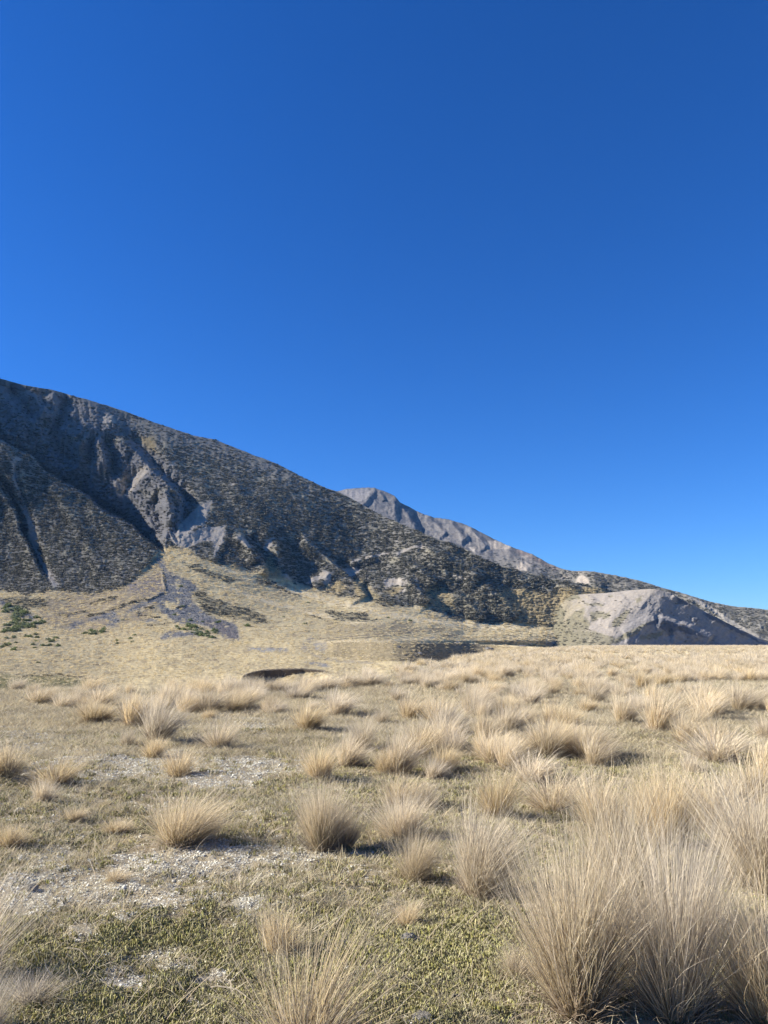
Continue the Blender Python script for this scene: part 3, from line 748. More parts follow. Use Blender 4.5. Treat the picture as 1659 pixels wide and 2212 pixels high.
hill, HPX, HPY, HY = landform('scree_hill', np.concatenate([np.linspace(1080, 1720, 420, endpoint=False), np.linspace(1720, 1900, 15)]), C_TOP, C_BOT, 130, c_depth, c_col, M_hill, fall=.55, step=.02)

# ------------------------------------------------------------------ FOREGROUND PLATEAU
EDGE_PX = [-1400, -700, 0, 300, 500, 600, 700, 760, 830, 870, 950, 1000, 1100, 1200, 1280, 1700, 3000]
EDGE_Y = [22, 23, 25, 25, 25, 26, 28, 30, 36, 47, 66, 82, 150, 280, 520, 620, 640]
def lower_edge(X, Y):
    u = X/np.maximum(Y, 1)
    return np.interp(CX + F*u/CP, EDGE_PX, EDGE_Y)
def plateau_z(X, Y):
    X = np.asarray(X, float); Y = np.asarray(Y, float)
    z = -1.6 - .004*np.maximum(Y-30, 0)
    near = 1/(1+Y/60)
    z = z + .10*fbm(X/4.1, Y/4.1, 3, 101)*sstep(2, 9, Y) + .055*fbm(X/.9, Y/.9, 3, 102) + .020*fbm(X/.22, Y/.22, 3, 103)
    e = lower_edge(X, Y)
    over = np.maximum(Y-e*(1+.05*fbm(X/6, Y/9, 2, 104)), 0)
    z = z - 9.5*(1-np.exp(-over/(e*.35)))
    return z

def ground_masks(X, Y):
    """lichen, moss, dry grass in 0..1"""
    px, py = proj(X, Y, -1.6+0*X)
    n1 = fbm(X/.75, Y/.75, 4, 111); n2 = fbm(X/.16, Y/.16, 3, 112); n3 = fbm(X/2.6, Y/2.6, 3, 113); n4 = fbm(X/.06, Y/.06, 2, 115)
    L = np.zeros_like(px)
    for cx, cy, rx, ry, a in ((230, 1640, 250, 42, 1), (560, 1655, 140, 24, 1), (60, 1610, 120, 40, .8), (560, 1568, 90, 20, .8), (470, 1580, 60, 14, .8), (1040, 1585, 60, 12, .5), (300, 1670, 330, 22, .8), (500, 1690, 120, 16, .7),
                              (430, 1868, 250, 42, 1), (640, 1852, 80, 26, 1.05), (240, 1925, 190, 40, .85), (60, 1930, 90, 50, .7), (330, 1950, 70, 24, .8), (120, 1860, 70, 26, .5), (780, 1880, 60, 20, .6),
                              (275, 2120, 85, 44, 1.35), (350, 2085, 80, 38, 1.35), (440, 2110, 70, 34, 1.2), (170, 2022, 44, 26, 1.25), (540, 1955, 46, 20, 1.3), (500, 2005, 50, 16, .6), (430, 2170, 60, 26, .8), (250, 1990, 60, 20, .5), (1000, 1740, 60, 16, .3), (900, 1850, 50, 20, .4), (1160, 1975, 40, 20, .3), (900, 2030, 30, 14, .5), (860, 2195, 40, 20, .6)):
        L = np.maximum(L, a*np.exp(-(((px-cx)/rx)**2+((py-cy)/ry)**2)**1.3))
    L = L + .24*sstep(1540, 1600, py)*sstep(820, 520, px)*sstep(2040, 1960, py) + .10*sstep(1480, 1560, py)*sstep(1000, 500, px)
    lich = sstep(.30, .62, L*(.66+.4*n3) + .42*n1 + .46*n2 + .42*n4)*.95
    mossb = .12 + .58*sstep(1900, 2100, py)*sstep(1500, 900, px) + .45*np.exp(-((px-960)/260)**2-((py-2000)/130)**2) + .2*sstep(1700, 1850, py)*sstep(900, 500, px)
    moss = sstep(.40, .62, mossb*(.8+.3*n3) + .40*n1 + .20*n2)*(1-lich)
    return np.clip(lich, 0, 1), np.clip(moss, 0, 1)

v0 = .64
rows_a = 1.6/np.linspace(v0, .0267, 590)
rows_b = np.geomspace(60.5, 660, 110)
rowsY = np.concatenate([np.array([-40, -15, -6, -2, 0, 1.2, 2.0]), rows_a, rows_b])
ss = np.linspace(-1, 1, 600)
RY, SS = np.meshgrid(rowsY, ss, indexing='ij')
RX = SS*(np.maximum(RY, 0)*.68+1.8+np.maximum(-RY, 0)*.6+1.5*(RY < 1.9)) 
RZ = plateau_z(RX, RY)
lich, moss = ground_masks(RX, RY)
RZ = RZ + .012*lich*(.5+fbm(RX/.05, RY/.05, 2, 116)) + .008*moss
g1 = fbm(RX/1.3, RY/1.3, 4, 121); g2 = fbm(RX/.12, RY/.12, 3, 122)
gc = np.broadcast_to(np.array([.42, .35, .225]), RX.shape+(3,)).copy()
gc = mix(gc, np.array([.30, .25, .17]), sstep(-.1, .4, g1+.4*g2)*.8)
gc = mix(gc, np.array([.36, .33, .215]), sstep(.05, .4, fbm(RX/2, RY/2, 3, 123)+.3*g2)*.6)
far_t = sstep(18, 60, RY)
gc = mix(gc, np.array([.40, .35, .22]), far_t*.75)
gc = mix(gc, np.array([.21, .18, .09]), moss*.85)
gc = mix(gc, np.array([.47, .44, .36]), lich*sstep(-.5, .3, g2)*.65)
ground = grid_mesh('ground', np.stack([RX, RY, RZ], -1), M_gnd, gc)
tag(ground, kind='structure')

def ground_xy(px, py):
    u, v = ray(px, py)
    Y = -1.6/v
    for _ in range(6):
        Y = plateau_z(u*Y, Y)/v*.5+Y*.5
    return float(u*Y), float(Y)

# ------------------------------------------------------------------ instancing (only for stuff nobody could count)
def scatter(name, pts, rot, scl, idx, sources, label, cat):
    src = bpy.data.collections.new(name+'_kinds')
    for k, me in enumerate(sources):
        o = bpy.data.objects.new('%s_kind_%02d' % (name, k), me); src.objects.link(o)
    me = bpy.data.meshes.new(name)
    n = len(pts)
    me.vertices.add(n); me.vertices.foreach_set('co', np.asarray(pts, np.float32).reshape(-1))
    a = me.attributes.new('turn', 'FLOAT_VECTOR', 'POINT'); a.data.foreach_set('vector', np.asarray(rot, np.float32).reshape(-1))
    a = me.attributes.new('size', 'FLOAT_VECTOR', 'POINT'); a.data.foreach_set('vector', np.asarray(scl, np.float32).reshape(-1))
    a = me.attributes.new('which', 'INT', 'POINT'); a.data.foreach_set('value', np.asarray(idx, np.int32))
    o = bpy.data.objects.new(name, me); COL.objects.link(o)
    ng = bpy.data.node_groups.new(name+'_scatter', 'GeometryNodeTree')
    ng.interface.new_socket('Geometry', in_out='INPUT', socket_type='NodeSocketGeometry')
    ng.interface.new_socket('Geometry', in_out='OUTPUT', socket_type='NodeSocketGeometry')
    N = ng.nodes.new; L = ng.links.new
    gi = N('NodeGroupInput'); go = N('NodeGroupOutput'); ip = N('GeometryNodeInstanceOnPoints'); ci = N('GeometryNodeCollectionInfo')
    ci.inputs['Collection'].default_value = src; ci.inputs['Separate Children'].default_value = True; ci.inputs['Reset Children'].default_value = True
    def na(nm, ty):
        x = N('GeometryNodeInputNamedAttribute'); x.data_type = ty; x.inputs['Name'].default_value = nm
        return x.outputs['Attribute']
    L(gi.outputs[0], ip.inputs['Points']); L(ci.outputs[0], ip.inputs['Instance'])
    ip.inputs['Pick Instance'].default_value = True
    L(na('which', 'INT'), ip.inputs['Instance Index'])
    er = N('FunctionNodeEulerToRotation'); L(na('turn', 'FLOAT_VECTOR'), er.inputs[0]); L(er.outputs[0], ip.inputs['Rotation'])
    L(na('size', 'FLOAT_VECTOR'), ip.inputs['Scale']); L(ip.outputs[0], go.inputs[0])
    md = o.modifiers.new('scatter', 'NODES'); md.node_group = ng
    tag(o, label, cat, kind='stuff')
    return o

# ------------------------------------------------------------------ plant meshes
def blades(n, seg, R0, spread, h, hv, wid, lean=(0.12, 0.0), droop=.35, seed=0, jitter=.12, tuft=1.0, mat=None, name='blades', lo=0.0, clumps=0):
    """n curved grass blades rising from a disc of radius R0, unit height about h"""
    r = np.random.default_rng(seed)
    q = np.sqrt(r.random(n)); th = r.random(n)*2*np.pi
    bx = q*np.cos(th)*R0; by = q*np.sin(th)*R0
    tilt = spread*(lo+(1-lo)*q**tuft) + r.normal(0, jitter, n)
    tilt = tilt*(1+.38*np.cos(th-seed*1.7)+.2*np.cos(2*th+seed))
    th2 = th + r.normal(0, .35, n)
    if clumps:
        k = r.integers(0, clumps, n); ca = r.normal(0, .16, clumps); cb = r.normal(0, .3, clumps); cl = r.normal(1, .12, clumps)
        tilt = tilt+ca[k]; th2 = th2+cb[k]
    ln = h*(1-hv*r.random(n)**1.5)
    if clumps: ln = ln*cl[k]
    dr = droop*(.5+r.random(n))
    t = np.linspace(0, 1, seg+1)[None]
    ang = tilt[:, None] + dr[:, None]*t**1.5*np.sign(tilt+.05)[:, None]
    th2 = th2[:, None] + (r.normal(0, .75, n)[:, None]*t) + .25*np.sin(t*6+r.random(n)[:, None]*6.28)*t
    ang = ang + (r.normal(0, .10, n)[:, None])*np.sin(t*5+r.random(n)[:, None]*6.28)*t
    dx = np.sin(ang)*np.cos(th2); dyy = np.sin(ang)*np.sin(th2); dz = np.cos(ang)
    dx = dx + lean[0]*t*1.6; dyy = dyy + lean[1]*t*1.6
    m = np.sqrt(dx**2+dyy**2+dz**2); dx, dyy, dz = dx/m, dyy/m, dz/m
    st = (ln/seg)[:, None]
    X = bx[:, None]+np.concatenate([np.zeros((n, 1)), np.cumsum(dx[:, 1:]*st, 1)], 1)
    Y = by[:, None]+np.concatenate([np.zeros((n, 1)), np.cumsum(dyy[:, 1:]*st, 1)], 1)
    Z = np.concatenate([np.zeros((n, 1)), np.cumsum(dz[:, 1:]*st, 1)], 1)-.02*h
    Z = np.maximum(Z, .01*h*t)
    wv = r.random(n)*2*np.pi
    w = wid*(.6+.8*r.random(n))[:, None]*np.maximum(1-t**2.2*.85, .12)
    wx_ = np.cos(wv)[:, None]*w*.5; wy_ = np.sin(wv)[:, None]*w*.5
    A = np.stack([X-wx_, Y-wy_, Z], -1); B = np.stack([X+wx_, Y+wy_, Z], -1)
    VV = np.stack([A, B], 2).reshape(-1, 3)            # n, seg+1, 2
    i = np.arange(n)[:, None]*(seg+1)*2 + np.arange(seg)[None]*2
    Fc = np.stack([i, i+1, i+3, i+2], -1).reshape(-1, 4)
    along = np.repeat(np.broadcast_to(t, (n, seg+1)).reshape(-1), 2)
    pick = np.repeat(r.random(n), (seg+1)*2)
    return raw_mesh(name, VV, Fc, mat, {'along': along, 'pick': pick})

def blob(seed, n_leaf, rad, squash, leaf, mat, name):
    """shrub crown as many small leaf-clump faces spread through an uneven volume"""
    r = np.random.default_rng(seed)
    c = r.normal(0, 1, (n_leaf, 3)); c /= np.linalg.norm(c, axis=1)[:, None]
    lob = 1+.35*np.sin(c[:, 0]*4+seed)*np.cos(c[:, 1]*5-seed*2)
    c = c*(r.random(n_leaf)**.4*lob*rad)[:, None]; c[:, 2] = np.abs(c[:, 2])*squash+.08*rad
    a = r.normal(0, 1, (n_leaf, 3)); a /= np.linalg.norm(a, axis=1)[:, None]
    b = np.cross(a, r.normal(0, 1, (n_leaf, 3))); b /= np.linalg.norm(b, axis=1)[:, None]
    s = leaf*(.5+r.random(n_leaf))[:, None]
    VV = np.stack([c-a*s, c+b*s*.7, c+a*s, c-b*s*.7], 1).reshape(-1, 3)
    Fc = np.arange(n_leaf*4).reshape(-1, 4)
    z = np.clip(c[:, 2]/(rad*squash*1.1), 0, 1)
    return raw_mesh(name, VV, Fc, mat, {'along': np.repeat(z*.6, 4), 'pick': np.repeat(r.random(n_leaf), 4)})

def lump(seed, mat, name, n=10, m=6, rough=.35, squash=.6):
    """knobbly closed stone or lichen nodule"""
    r = np.random.default_rng(seed)
    th = np.linspace(0, 2*np.pi, n, endpoint=False); ph = np.linspace(-np.pi/2, np.pi/2, m+1)[1:-1]
    TH, PH = np.meshgrid(th, ph)
    x = np.cos(PH)*np.cos(TH); y = np.cos(PH)*np.sin(TH); z = np.sin(PH)
    k = 1+rough*(r.random(x.shape)-.5)*2
    VV = np.stack([x*k, y*k, z*k*squash], -1).reshape(-1, 3)
    VV = np.concatenate([VV, [[0, 0, -squash], [0, 0, squash]]])
    Fc = []
    for i in range(m-2):
        for j in range(n):
            a = i*n+j; b = i*n+(j+1) % n
            Fc += [(a, b, b+n), (a, b+n, a+n)]
    bI, tI = len(VV)-2, len(VV)-1
    for j in range(n):
        Fc += [(bI, (j+1) % n, j), (tI, (m-2)*n+j, (m-2)*n+(j+1) % n)]
    return raw_mesh(name, VV, Fc, mat, {'along': np.clip(VV[:, 2]/squash*.5+.5, 0, 1), 'pick': r.random(len(VV))}, smooth=False)

def moss_tuft(seed, mat, name, n=16, R=.032):
    r = np.random.default_rng(seed); VV = []; Fc = []; al = []; pk = []
    for i in range(n):
        a = r.random()*6.28; q = R*math.sqrt(r.random()); x, y = q*math.cos(a), q*math.sin(a)
        h = .008+.014*r.random(); w = .0022+.0016*r.random(); lx, ly = r.normal(0, .004, 2); p = r.random(); b = len(VV)
        for k in range(3):
            VV.append((x+w*math.cos(k*2.1+a), y+w*math.sin(k*2.1+a), -.004)); al.append(0); pk.append(p)
        for k in range(3):
            VV.append((x+lx*.7+w*.9*math.cos(k*2.1+a), y+ly*.7+w*.9*math.sin(k*2.1+a), h*.75)); al.append(.7); pk.append(p)
        VV.append((x+lx, y+ly, h)); al.append(1); pk.append(p)
        for k in range(3):
            k2 = (k+1) % 3
            Fc += [(b+k, b+k2, b+3+k2), (b+k, b+3+k2, b+3+k), (b+3+k, b+3+k2, b+6)]
    return raw_mesh(name, VV, Fc, mat, {'along': al, 'pick': pk})

# ---- scrub and grass on the mountain
def mask_at(arr, px, py):
    ci = np.clip(np.round(np.interp(px, cols, np.arange(len(cols)))).astype(int), 0, len(cols)-1)
    r = np.interp(px, cols, ridge)
    ri = np.clip(np.round((py-1500)/(r-1500)*(NROW-1)).astype(int), 0, NROW-1)
    return arr[ri, ci]
scrub_src = [blob(s, 46, .5, .62, .13, M_scrub, 'scrub_bush') for s in (1, 2, 3, 4)]
N = 120000
px = rng.uniform(-120, 1500, N); rdg = np.interp(px, cols, ridge)
py = rng.uniform(0, 1, N)*(1440-800)+800
ok = (py > rdg+.6) & (rng.random(N) < mask_at(scrub_density, px, py)*.8)
px, py = px[ok], py[ok]
Pp = mtn_point(px, py)
sz = Pp[:, 1]*rng.uniform(.0026, .0062, len(px))*np.interp(py, [900, 1300], [.85, 1.1])
sz = np.minimum(sz, 4.5)
n = len(px)
print('scrub', n)
scatter('scrub', Pp-np.array([0, 0, .12])*sz[:, None], np.c_[np.zeros(n), np.zeros(n), rng.random(n)*6.28], np.c_[sz*1.25, sz*1.25, sz*rng.uniform(.6, 1.0, n)], rng.integers(0, 4, n), scrub_src,
        'dark low scrub covering the mountain slopes', 'scrub')

fgrass_src = [blades(26, 2, .18, .75, 1.0, .5, .09, (.35, 0), .5, s, mat=M_far_straw, name='straw_tuft', lo=.2) for s in (11, 12, 13, 14)]
N = 70000
px = rng.uniform(-60, 1420, N); py = 1180+(1480-1180)*rng.random(N)
ok = (py > np.interp(px, cols, ridge)+3) & (rng.random(N) < mask_at(grass_density, px, py)*.38*sstep(-.5, .1, fbm(px/30, py/9, 3, 205)+.15))
px, py = px[ok], py[ok]; Pp = mtn_point(px, py); n = len(px)
sz = Pp[:, 1]*rng.uniform(.0018, .0034, n)
print('fan grass', n)
scatter('valley_grass', Pp, np.c_[np.zeros(n), np.zeros(n), rng.normal(0, .5, n)], np.c_[sz*1.5, sz*1.5, sz*.62], rng.integers(0, 4, n), fgrass_src,
        'pale straw tussock grass covering the fan and terraces below the mountain', 'grass')

M_cobble = stone_mat('stream_cobbles', (.18, .175, .165), (.33, .32, .30), 1.5, .5, .05)
cob_src = [lump(970+s, M_cobble, 'cobble', 7, 5, .4, .6) for s in range(4)]
N = 60000
px = rng.uniform(0, 560, N); py = rng.uniform(1190, 1400, N)
ok = rng.random(N) < mask_at(grav, px, py)**2*.5
ok |= rng.random(N) < .35*mask_at(np.maximum(scree*.25, thin*(1-grav)*.06), px, py)
px, py = px[ok], py[ok]; Pp = mtn_point(px, py); n = len(px)
sz = Pp[:, 1]*rng.uniform(.0003, .0009, n)*np.where(rng.random(n) < .04, 1.9, 1)
scatter('stream_cobbles', Pp, rng.random((n, 3))*3, np.c_[sz, sz, sz], rng.integers(0, 4, n), cob_src, 'grey cobbles and rubble filling the dry stream bed on the fan', 'stones')

# scrub on the far mountain's lower right slopes and the hill
px = rng.uniform(950, 1660, 26000); py = rng.uniform(1180, 1400, 26000)
top = np.interp(px, *np.array(B_TOP).T); bot = np.interp(px, *np.array(B_BOT).T)
tv = (py-bot)/(top-bot)
ok = (tv < .985) & (tv > 0) & (py > top+1) & (rng.random(len(px)) < .55*sstep(-.35, .25, fbm(px/16, py/9, 3, 208)+.1)*np.clip(sstep(1120, 1260, px)+sstep(0, 60, py-np.interp(px, [950, 1100, 1150], [1200, 1190, 1205])), 0, 1))
pale = np.zeros(len(px))
for pl in (Z3((160, 495), (200, 445), (235, 432), (268, 460), (245, 505)), Z3((515, 562), (545, 520), (570, 515), (608, 550), (608, 576), (560, 572)), Z3((1115, 635), (1180, 650), (1300, 720), (1400, 790), (1500, 850), (1659, 940), (1659, 905), (1450, 790), (1260, 670), (1160, 635)),
           Z2((1495, 480), (1600, 465), (1659, 495), (1659, 525), (1560, 522))):
    pale = np.maximum(pale, pmask(px, py, pl, 1.5))
ok &= rng.random(len(px)) > pale
px, py, tv = px[ok], py[ok], tv[ok]
cB = BPX[0]
ci = np.interp(px, cB, np.arange(len(cB))).astype(int); ri = np.clip((tv*149), 0, 149).astype(int)
Yb = BY[ri, ci]
u, v = ray(px, py); n = len(px)
sz = Yb*rng.uniform(.0020, .0042, n)
scatter('distant_scrub', np.c_[u*Yb, Yb, v*Yb], np.c_[np.zeros(n), np.zeros(n), rng.random(n)*6.28], np.c_[sz*1.3, sz*1.3, sz*.7], rng.integers(0, 4, n), scrub_src,
        'dark scrub on the far mountain flank at right', 'scrub')
px = rng.uniform(1090, 1660, 9000); py = rng.uniform(1280, 1400, 9000)
veg, rk = hill_masks(px, py)
top = np.interp(px, *np.array(C_TOP).T); tv = (py-1406)/(top-1406)
ok = (tv < .97) & (py > top+2) & (rng.random(len(px)) < veg*.22+.012)
px, py, tv = px[ok], py[ok], tv[ok]
ci = np.interp(px, HPX[0], np.arange(HPX.shape[1])).astype(int); ri = np.clip(tv*129, 0, 129).astype(int)
Yb = HY[ri, ci]; u, v = ray(px, py); n = len(px); sz = Yb*rng.uniform(.0016, .0036, n)
scatter('hill_scrub', np.c_[u*Yb, Yb, v*Yb], np.c_[np.zeros(n), np.zeros(n), rng.random(n)*6.28], np.c_[sz*1.3, sz*1.3, sz*.6], rng.integers(0, 4, n), scrub_src,
        'sparse low scrub on the grey scree hill', 'scrub')

# ------------------------------------------------------------------ thin air haze over the valley
hz = bpy.data.materials.new('haze'); hz.use_nodes = True
hz.node_tree.nodes.clear()
ho = hz.node_tree.nodes.new('ShaderNodeOutputMaterial'); hv_ = hz.node_tree.nodes.new('ShaderNodeVolumePrincipled')
hv_.inputs['Color'].default_value = (.22, .50, 1.0, 1)
hv_.inputs['Density'].default_value = .000032
hv_.inputs['Anisotropy'].default_value = .0
hz.node_tree.links.new(hv_.outputs[0], ho.inputs['Volume'])
x0, x1, y0_, y1_, z0, z1 = -2600, 2900, -60, 4200, -80, 470
hb = bpy.data.meshes.new('haze')
hb.from_pydata([(x0, y0_, z0), (x1, y0_, z0), (x1, y1_, z0), (x0, y1_, z0), (x0, y0_, z1), (x1, y0_, z1), (x1, y1_, z1), (x0, y1_, z1)], [],
               [(0, 3, 2, 1), (4, 5, 6, 7), (0, 1, 5, 4), (1, 2, 6, 5), (2, 3, 7, 6), (3, 0, 4, 7)])
hb.materials.append(hz)
ho_ = bpy.data.objects.new('haze', hb); COL.objects.link(ho_)
tag(ho_, 'thin bluish air haze over the valley and mountains', 'haze', kind='stuff')

# ------------------------------------------------------------------ green shrubs, one by one
def linkobj(name, me, parent=None):
    o = bpy.data.objects.new(name, me); COL.objects.link(o)
    if parent: o.parent = parent
    return o
shrub_me = [blob(s, 260, .5, .85, .075, M_green, 'green_shrub') for s in (21, 22, 23, 24, 25)]
r9 = random.Random(5)
SHR = []
def cluster(pts, label, group, s0=9, s1=14, jit=0):
    for x, y in pts: SHR.append((x+r9.uniform(-jit, jit), y+r9.uniform(-jit, jit)*.4, r9.uniform(s0, s1), label, group))
def fill(poly, n):
    P = np.array(poly); out = []
    while len(out) < n:
        x = r9.uniform(P[:, 0].min(), P[:, 0].max()); y = r9.uniform(P[:, 1].min(), P[:, 1].max())
        if inside(np.array([x]), np.array([y]), poly)[0]: out.append((x, y))
    return out
cluster(fill(Z4((10, 300), (90, 300), (190, 330), (290, 400), (320, 450), (220, 470), (90, 500), (30, 480), (60, 400)), 52), 'green shrub in the dense thicket at the foot of the left spur', 'green shrubs in the thicket below the left spur', 9, 15)
cluster(fill(Z4((0, 470), (150, 500), (400, 530), (430, 610), (300, 640), (180, 600), (0, 660)), 34), 'small green shrub scattered on straw grass below the left thicket', 'green shrubs scattered below the left thicket', 7, 12)
cluster(fill(Z4((600, 500), (640, 490), (740, 455), (780, 480), (740, 510), (620, 525)), 12), 'green shrub in the short row beside the small grey gravel tongue', 'green shrubs in the row by the left gravel tongue', 8, 12)
cluster(fill(Z4((1260, 460), (1330, 440), (1480, 460), (1600, 520), (1560, 545), (1400, 520), (1300, 490)), 24), 'green shrub in the clump beside the main grey gravel stream', 'green shrubs in the clump by the gravel stream', 8, 14)
cluster([(x*.3, 1216.6+y*.3) for x, y in ((940, 545), (955, 570), (970, 520), (840, 560), (845, 580), (1305, 170), (1370, 415), (1580, 425), (1560, 430), (1460, 425), (880, 410), (1255, 375), (275, 720), (1315, 315))], 'lone dark green shrub standing apart on the fan', 'lone green shrubs on the fan', 7, 10)
UNI = [((534, 1353), 12, 'dark green shrub just right of the gravel stream tip on the fan'), ((659, 1349), 9, 'low green shrub on open grass left of the faint track'), ((839, 1335), 6, 'tiny round green shrub on the pale grass stripe, left of a pair'),
       ((886, 1342), 8, 'tiny round green shrub on the pale grass stripe, right of a pair'), ((930, 1432), 15, 'bright green shrub at the bottom of the brown river bank'), ((612, 1333), 7, 'small green shrub on the fan below the dark scrub band'),
       ((665, 1302), 6, 'small green shrub high on the fan grass under the knobs')]
for (x, y), s_, lb in UNI: SHR.append((x, y, s_, lb, None))
stem_me = None
for i, (x, y, s_, lb, g) in enumerate(SHR):
    p = mtn_point(np.array([x]), np.array([y]))[0]
    o = linkobj('green_shrub', shrub_me[i % 5])
    S = s_/F*p[1]*r9.uniform(1.0, 1.45)
    o.location = p-np.array([0, 0, .05*S]); o.scale = (S, S, S*r9.uniform(.8, 1.1)); o.rotation_euler = (0, 0, r9.uniform(0, 6.28))
    tag(o, lb, 'shrub', g)

# ------------------------------------------------------------------ boulders
M_boulder = stone_mat('pale_boulder', (.20, .20, .20), (.33, .32, .30), 2.2, .7, .1)
M_dark = stone_mat('dark_boulder', (.09, .09, .095), (.16, .16, .16), 2.2, .7, .1)
M_lstone = stone_mat('lichened_stone', (.30, .28, .24), (.52, .50, .45), 9, .9, .3)
M_bstone = stone_mat('brown_stone', (.22, .17, .13), (.36, .29, .24), 9, .9, .3)
M_dstone = stone_mat('dark_stone', (.10, .10, .095), (.30, .29, .26), 6, .9, .3)
lm = lambda m, s: lump(s, m, 'boulder', 14, 9, .22, .62)
for k, (x, y, w, h, m, lb) in enumerate(((906, 1412, 13, 8, M_boulder, 'pale grey boulder on the face of the brown river bank'), (1056, 1402, 24, 10, M_boulder, 'large pale boulder at the right end of the river bank top'),
        (1128, 1396, 20, 8, M_dark, 'dark rock outcrop on the bank edge left of the grey hill'), (984, 1388, 22, 6, M_boulder, 'flat pale rock slab on the terrace above the bank'), (862, 1398, 12, 8, M_dark, 'dark boulder half sunk in the river bank face'),
        (1000, 1395, 8, 5, M_dark, 'small dark stone on the bank lip below the flat slab'))):
    p = mtn_point(np.array([x]), np.array([float(y)]))[0]
    o = linkobj('boulder', lm(m, 40+k)); S = w/F*p[1]/2
    o.location = p-np.array([0, 0, .1*S]); o.scale = (S, S*.8, S*h/w*1.6); o.rotation_euler = (0, .1, k*1.3)
    tag(o, lb, 'rock')
for k, (x, y, w, m, lb, hh) in enumerate(((884, 2034, 34, M_lstone, 'knobbly white lichened stone in the moss right of bottom centre', .8), (931, 2068, 20, M_lstone, 'smaller white stone just below the knobbly lichened one', .7),
        (70, 1926, 25, M_lstone, 'pale block of stone in the lichen near the left edge', 1.1), (98, 2006, 11, M_bstone, 'small brownish stone in the moss near the left edge', .8),
        (985, 2163, 22, M_dstone, 'dark pitted stone in the moss left of the largest tussock', 1.1), (916, 2206, 46, M_lstone, 'wide flat white stone at the bottom edge of the photo', .5), (928, 2180, 20, M_dstone, 'grey stone just above the wide white stone', .7),
        (700, 1962, 14, M_dstone, 'small dark stone between lichen patches in the foreground', .7), (858, 2030, 10, M_lstone, 'tiny white pebble left of the knobbly lichened stone', .7), (1030, 2066, 9, M_bstone, 'tiny brown pebble in moss beside the biggest tussock', .7))):
    gx, gy = ground_xy(x, y)
    o = linkobj('stone', lump(60+k, m, 'stone', 16, 10, .22, .7)); S = w/F*gy/2
    o.location = (gx, gy, float(plateau_z(gx, gy))+S*.35*hh); o.scale = (S, S*.85, S*hh); o.rotation_euler = (.1, .15, k*1.1)
    tag(o, lb, 'stone')
# dead twigs
M_twig = stone_mat('dead_stalk', (.42, .36, .26), (.58, .52, .40), 40, .3, .002)
def twig(a, b, th, label, sag=.02):
    p0 = np.array([*ground_xy(*a), 0]); p1 = np.array([*ground_xy(*b), 0])
    VV = []; Fc = []
    for i in range(9):
        t = i/8; p = p0*(1-t)+p1*t; dperp = np.array([-(p1-p0)[1], (p1-p0)[0], 0]); dperp /= np.linalg.norm(dperp)
        p = p + dperp*sag*math.sin(t*math.pi); z = float(plateau_z(p[0], p[1]))+.035+.015*math.sin(t*5)
        w = th*(1-.6*t)
        for k in range(5):
            an = k*2*math.pi/5; VV.append((p[0]+dperp[0]*w*math.cos(an)-p0[0], p[1]+dperp[1]*w*math.cos(an)-p0[1], z+w*math.sin(an)+1.6))
    for i in range(8):
        for k in range(5):
            a_ = i*5+k; b_ = i*5+(k+1) % 5; Fc.append((a_, b_, b_+5, a_+5))
    o = linkobj('dead_stalk', raw_mesh('dead_stalk', VV, Fc, M_twig)); o.location = (p0[0], p0[1], -1.6)
    tag(o, label, 'stalk')
twig((455, 2150), (557, 2182), .0035, 'pale bent dead stalk lying on moss at bottom centre left')
twig((1132, 1970), (1172, 1988), .004, 'short bleached stalk lying beside the tall right tussocks')
twig((142, 2064), (196, 2096), .002, 'thin pale stalk lying on the mossy ground at lower left')
twig((168, 1792), (212, 1802), .003, 'bleached stalk on the ground at left beneath small tufts')

# ------------------------------------------------------------------ TUSSOCKS
def variants(nv, n, seg, wid, seed, **kw):
    return [blades(n, seg, kw.get('R0', .11), kw.get('spread', .55)*(1+.15*math.sin(s*2.3)), 1.0, kw.get('hv', .55), wid, kw.get('lean', (.08, 0)), kw.get('droop', .35), seed+s, kw.get('jitter', .12), kw.get('tuft', .8), M_straw, 'blades', kw.get('lo', .1), clumps=kw.get('clumps', 14)) for s in range(nv)]
BIG = variants(5, 2200, 7, .0040, 300, R0=.11, spread=.56, lean=(.06, 0), droop=.3, clumps=34, hv=.72, jitter=.15)
BIGL = variants(3, 2000, 7, .0042, 330, R0=.13, spread=.48, lean=(.28, 0), droop=.4, clumps=30, hv=.72, jitter=.16)
SPARSE = variants(2, 620, 8, .0040, 360, R0=.14, spread=.62, lean=(.24, 0), droop=.25, clumps=22, hv=.5, jitter=.18)
MIDU = variants(5, 900, 5, .0075, 460, R0=.11, spread=.60, lean=(.07, 0), clumps=18, hv=.7)
MID = variants(5, 900, 5, .008, 400, R0=.14, spread=.58, lean=(.10, 0), clumps=18, hv=.7, jitter=.16)
MIDL = variants(5, 900, 5, .009, 430, R0=.14, spread=.52, lean=(.46, .02), droop=.55, clumps=16, hv=.65)
FAR = variants(6, 260, 4, .022, 500, R0=.16, spread=.70, lean=(.36, 0), droop=.6, clumps=9)
THATCH = [blades(420, 4, .16, 1.05, .42, .6, .010, (.05, 0), .5, 700+s, .25, .6, M_thatch, 'dead_thatch', .35) for s in range(3)]
TINY = variants(4, 90, 3, .034, 540, R0=.18, spread=.75, lean=(.38, 0), droop=.6, clumps=6)

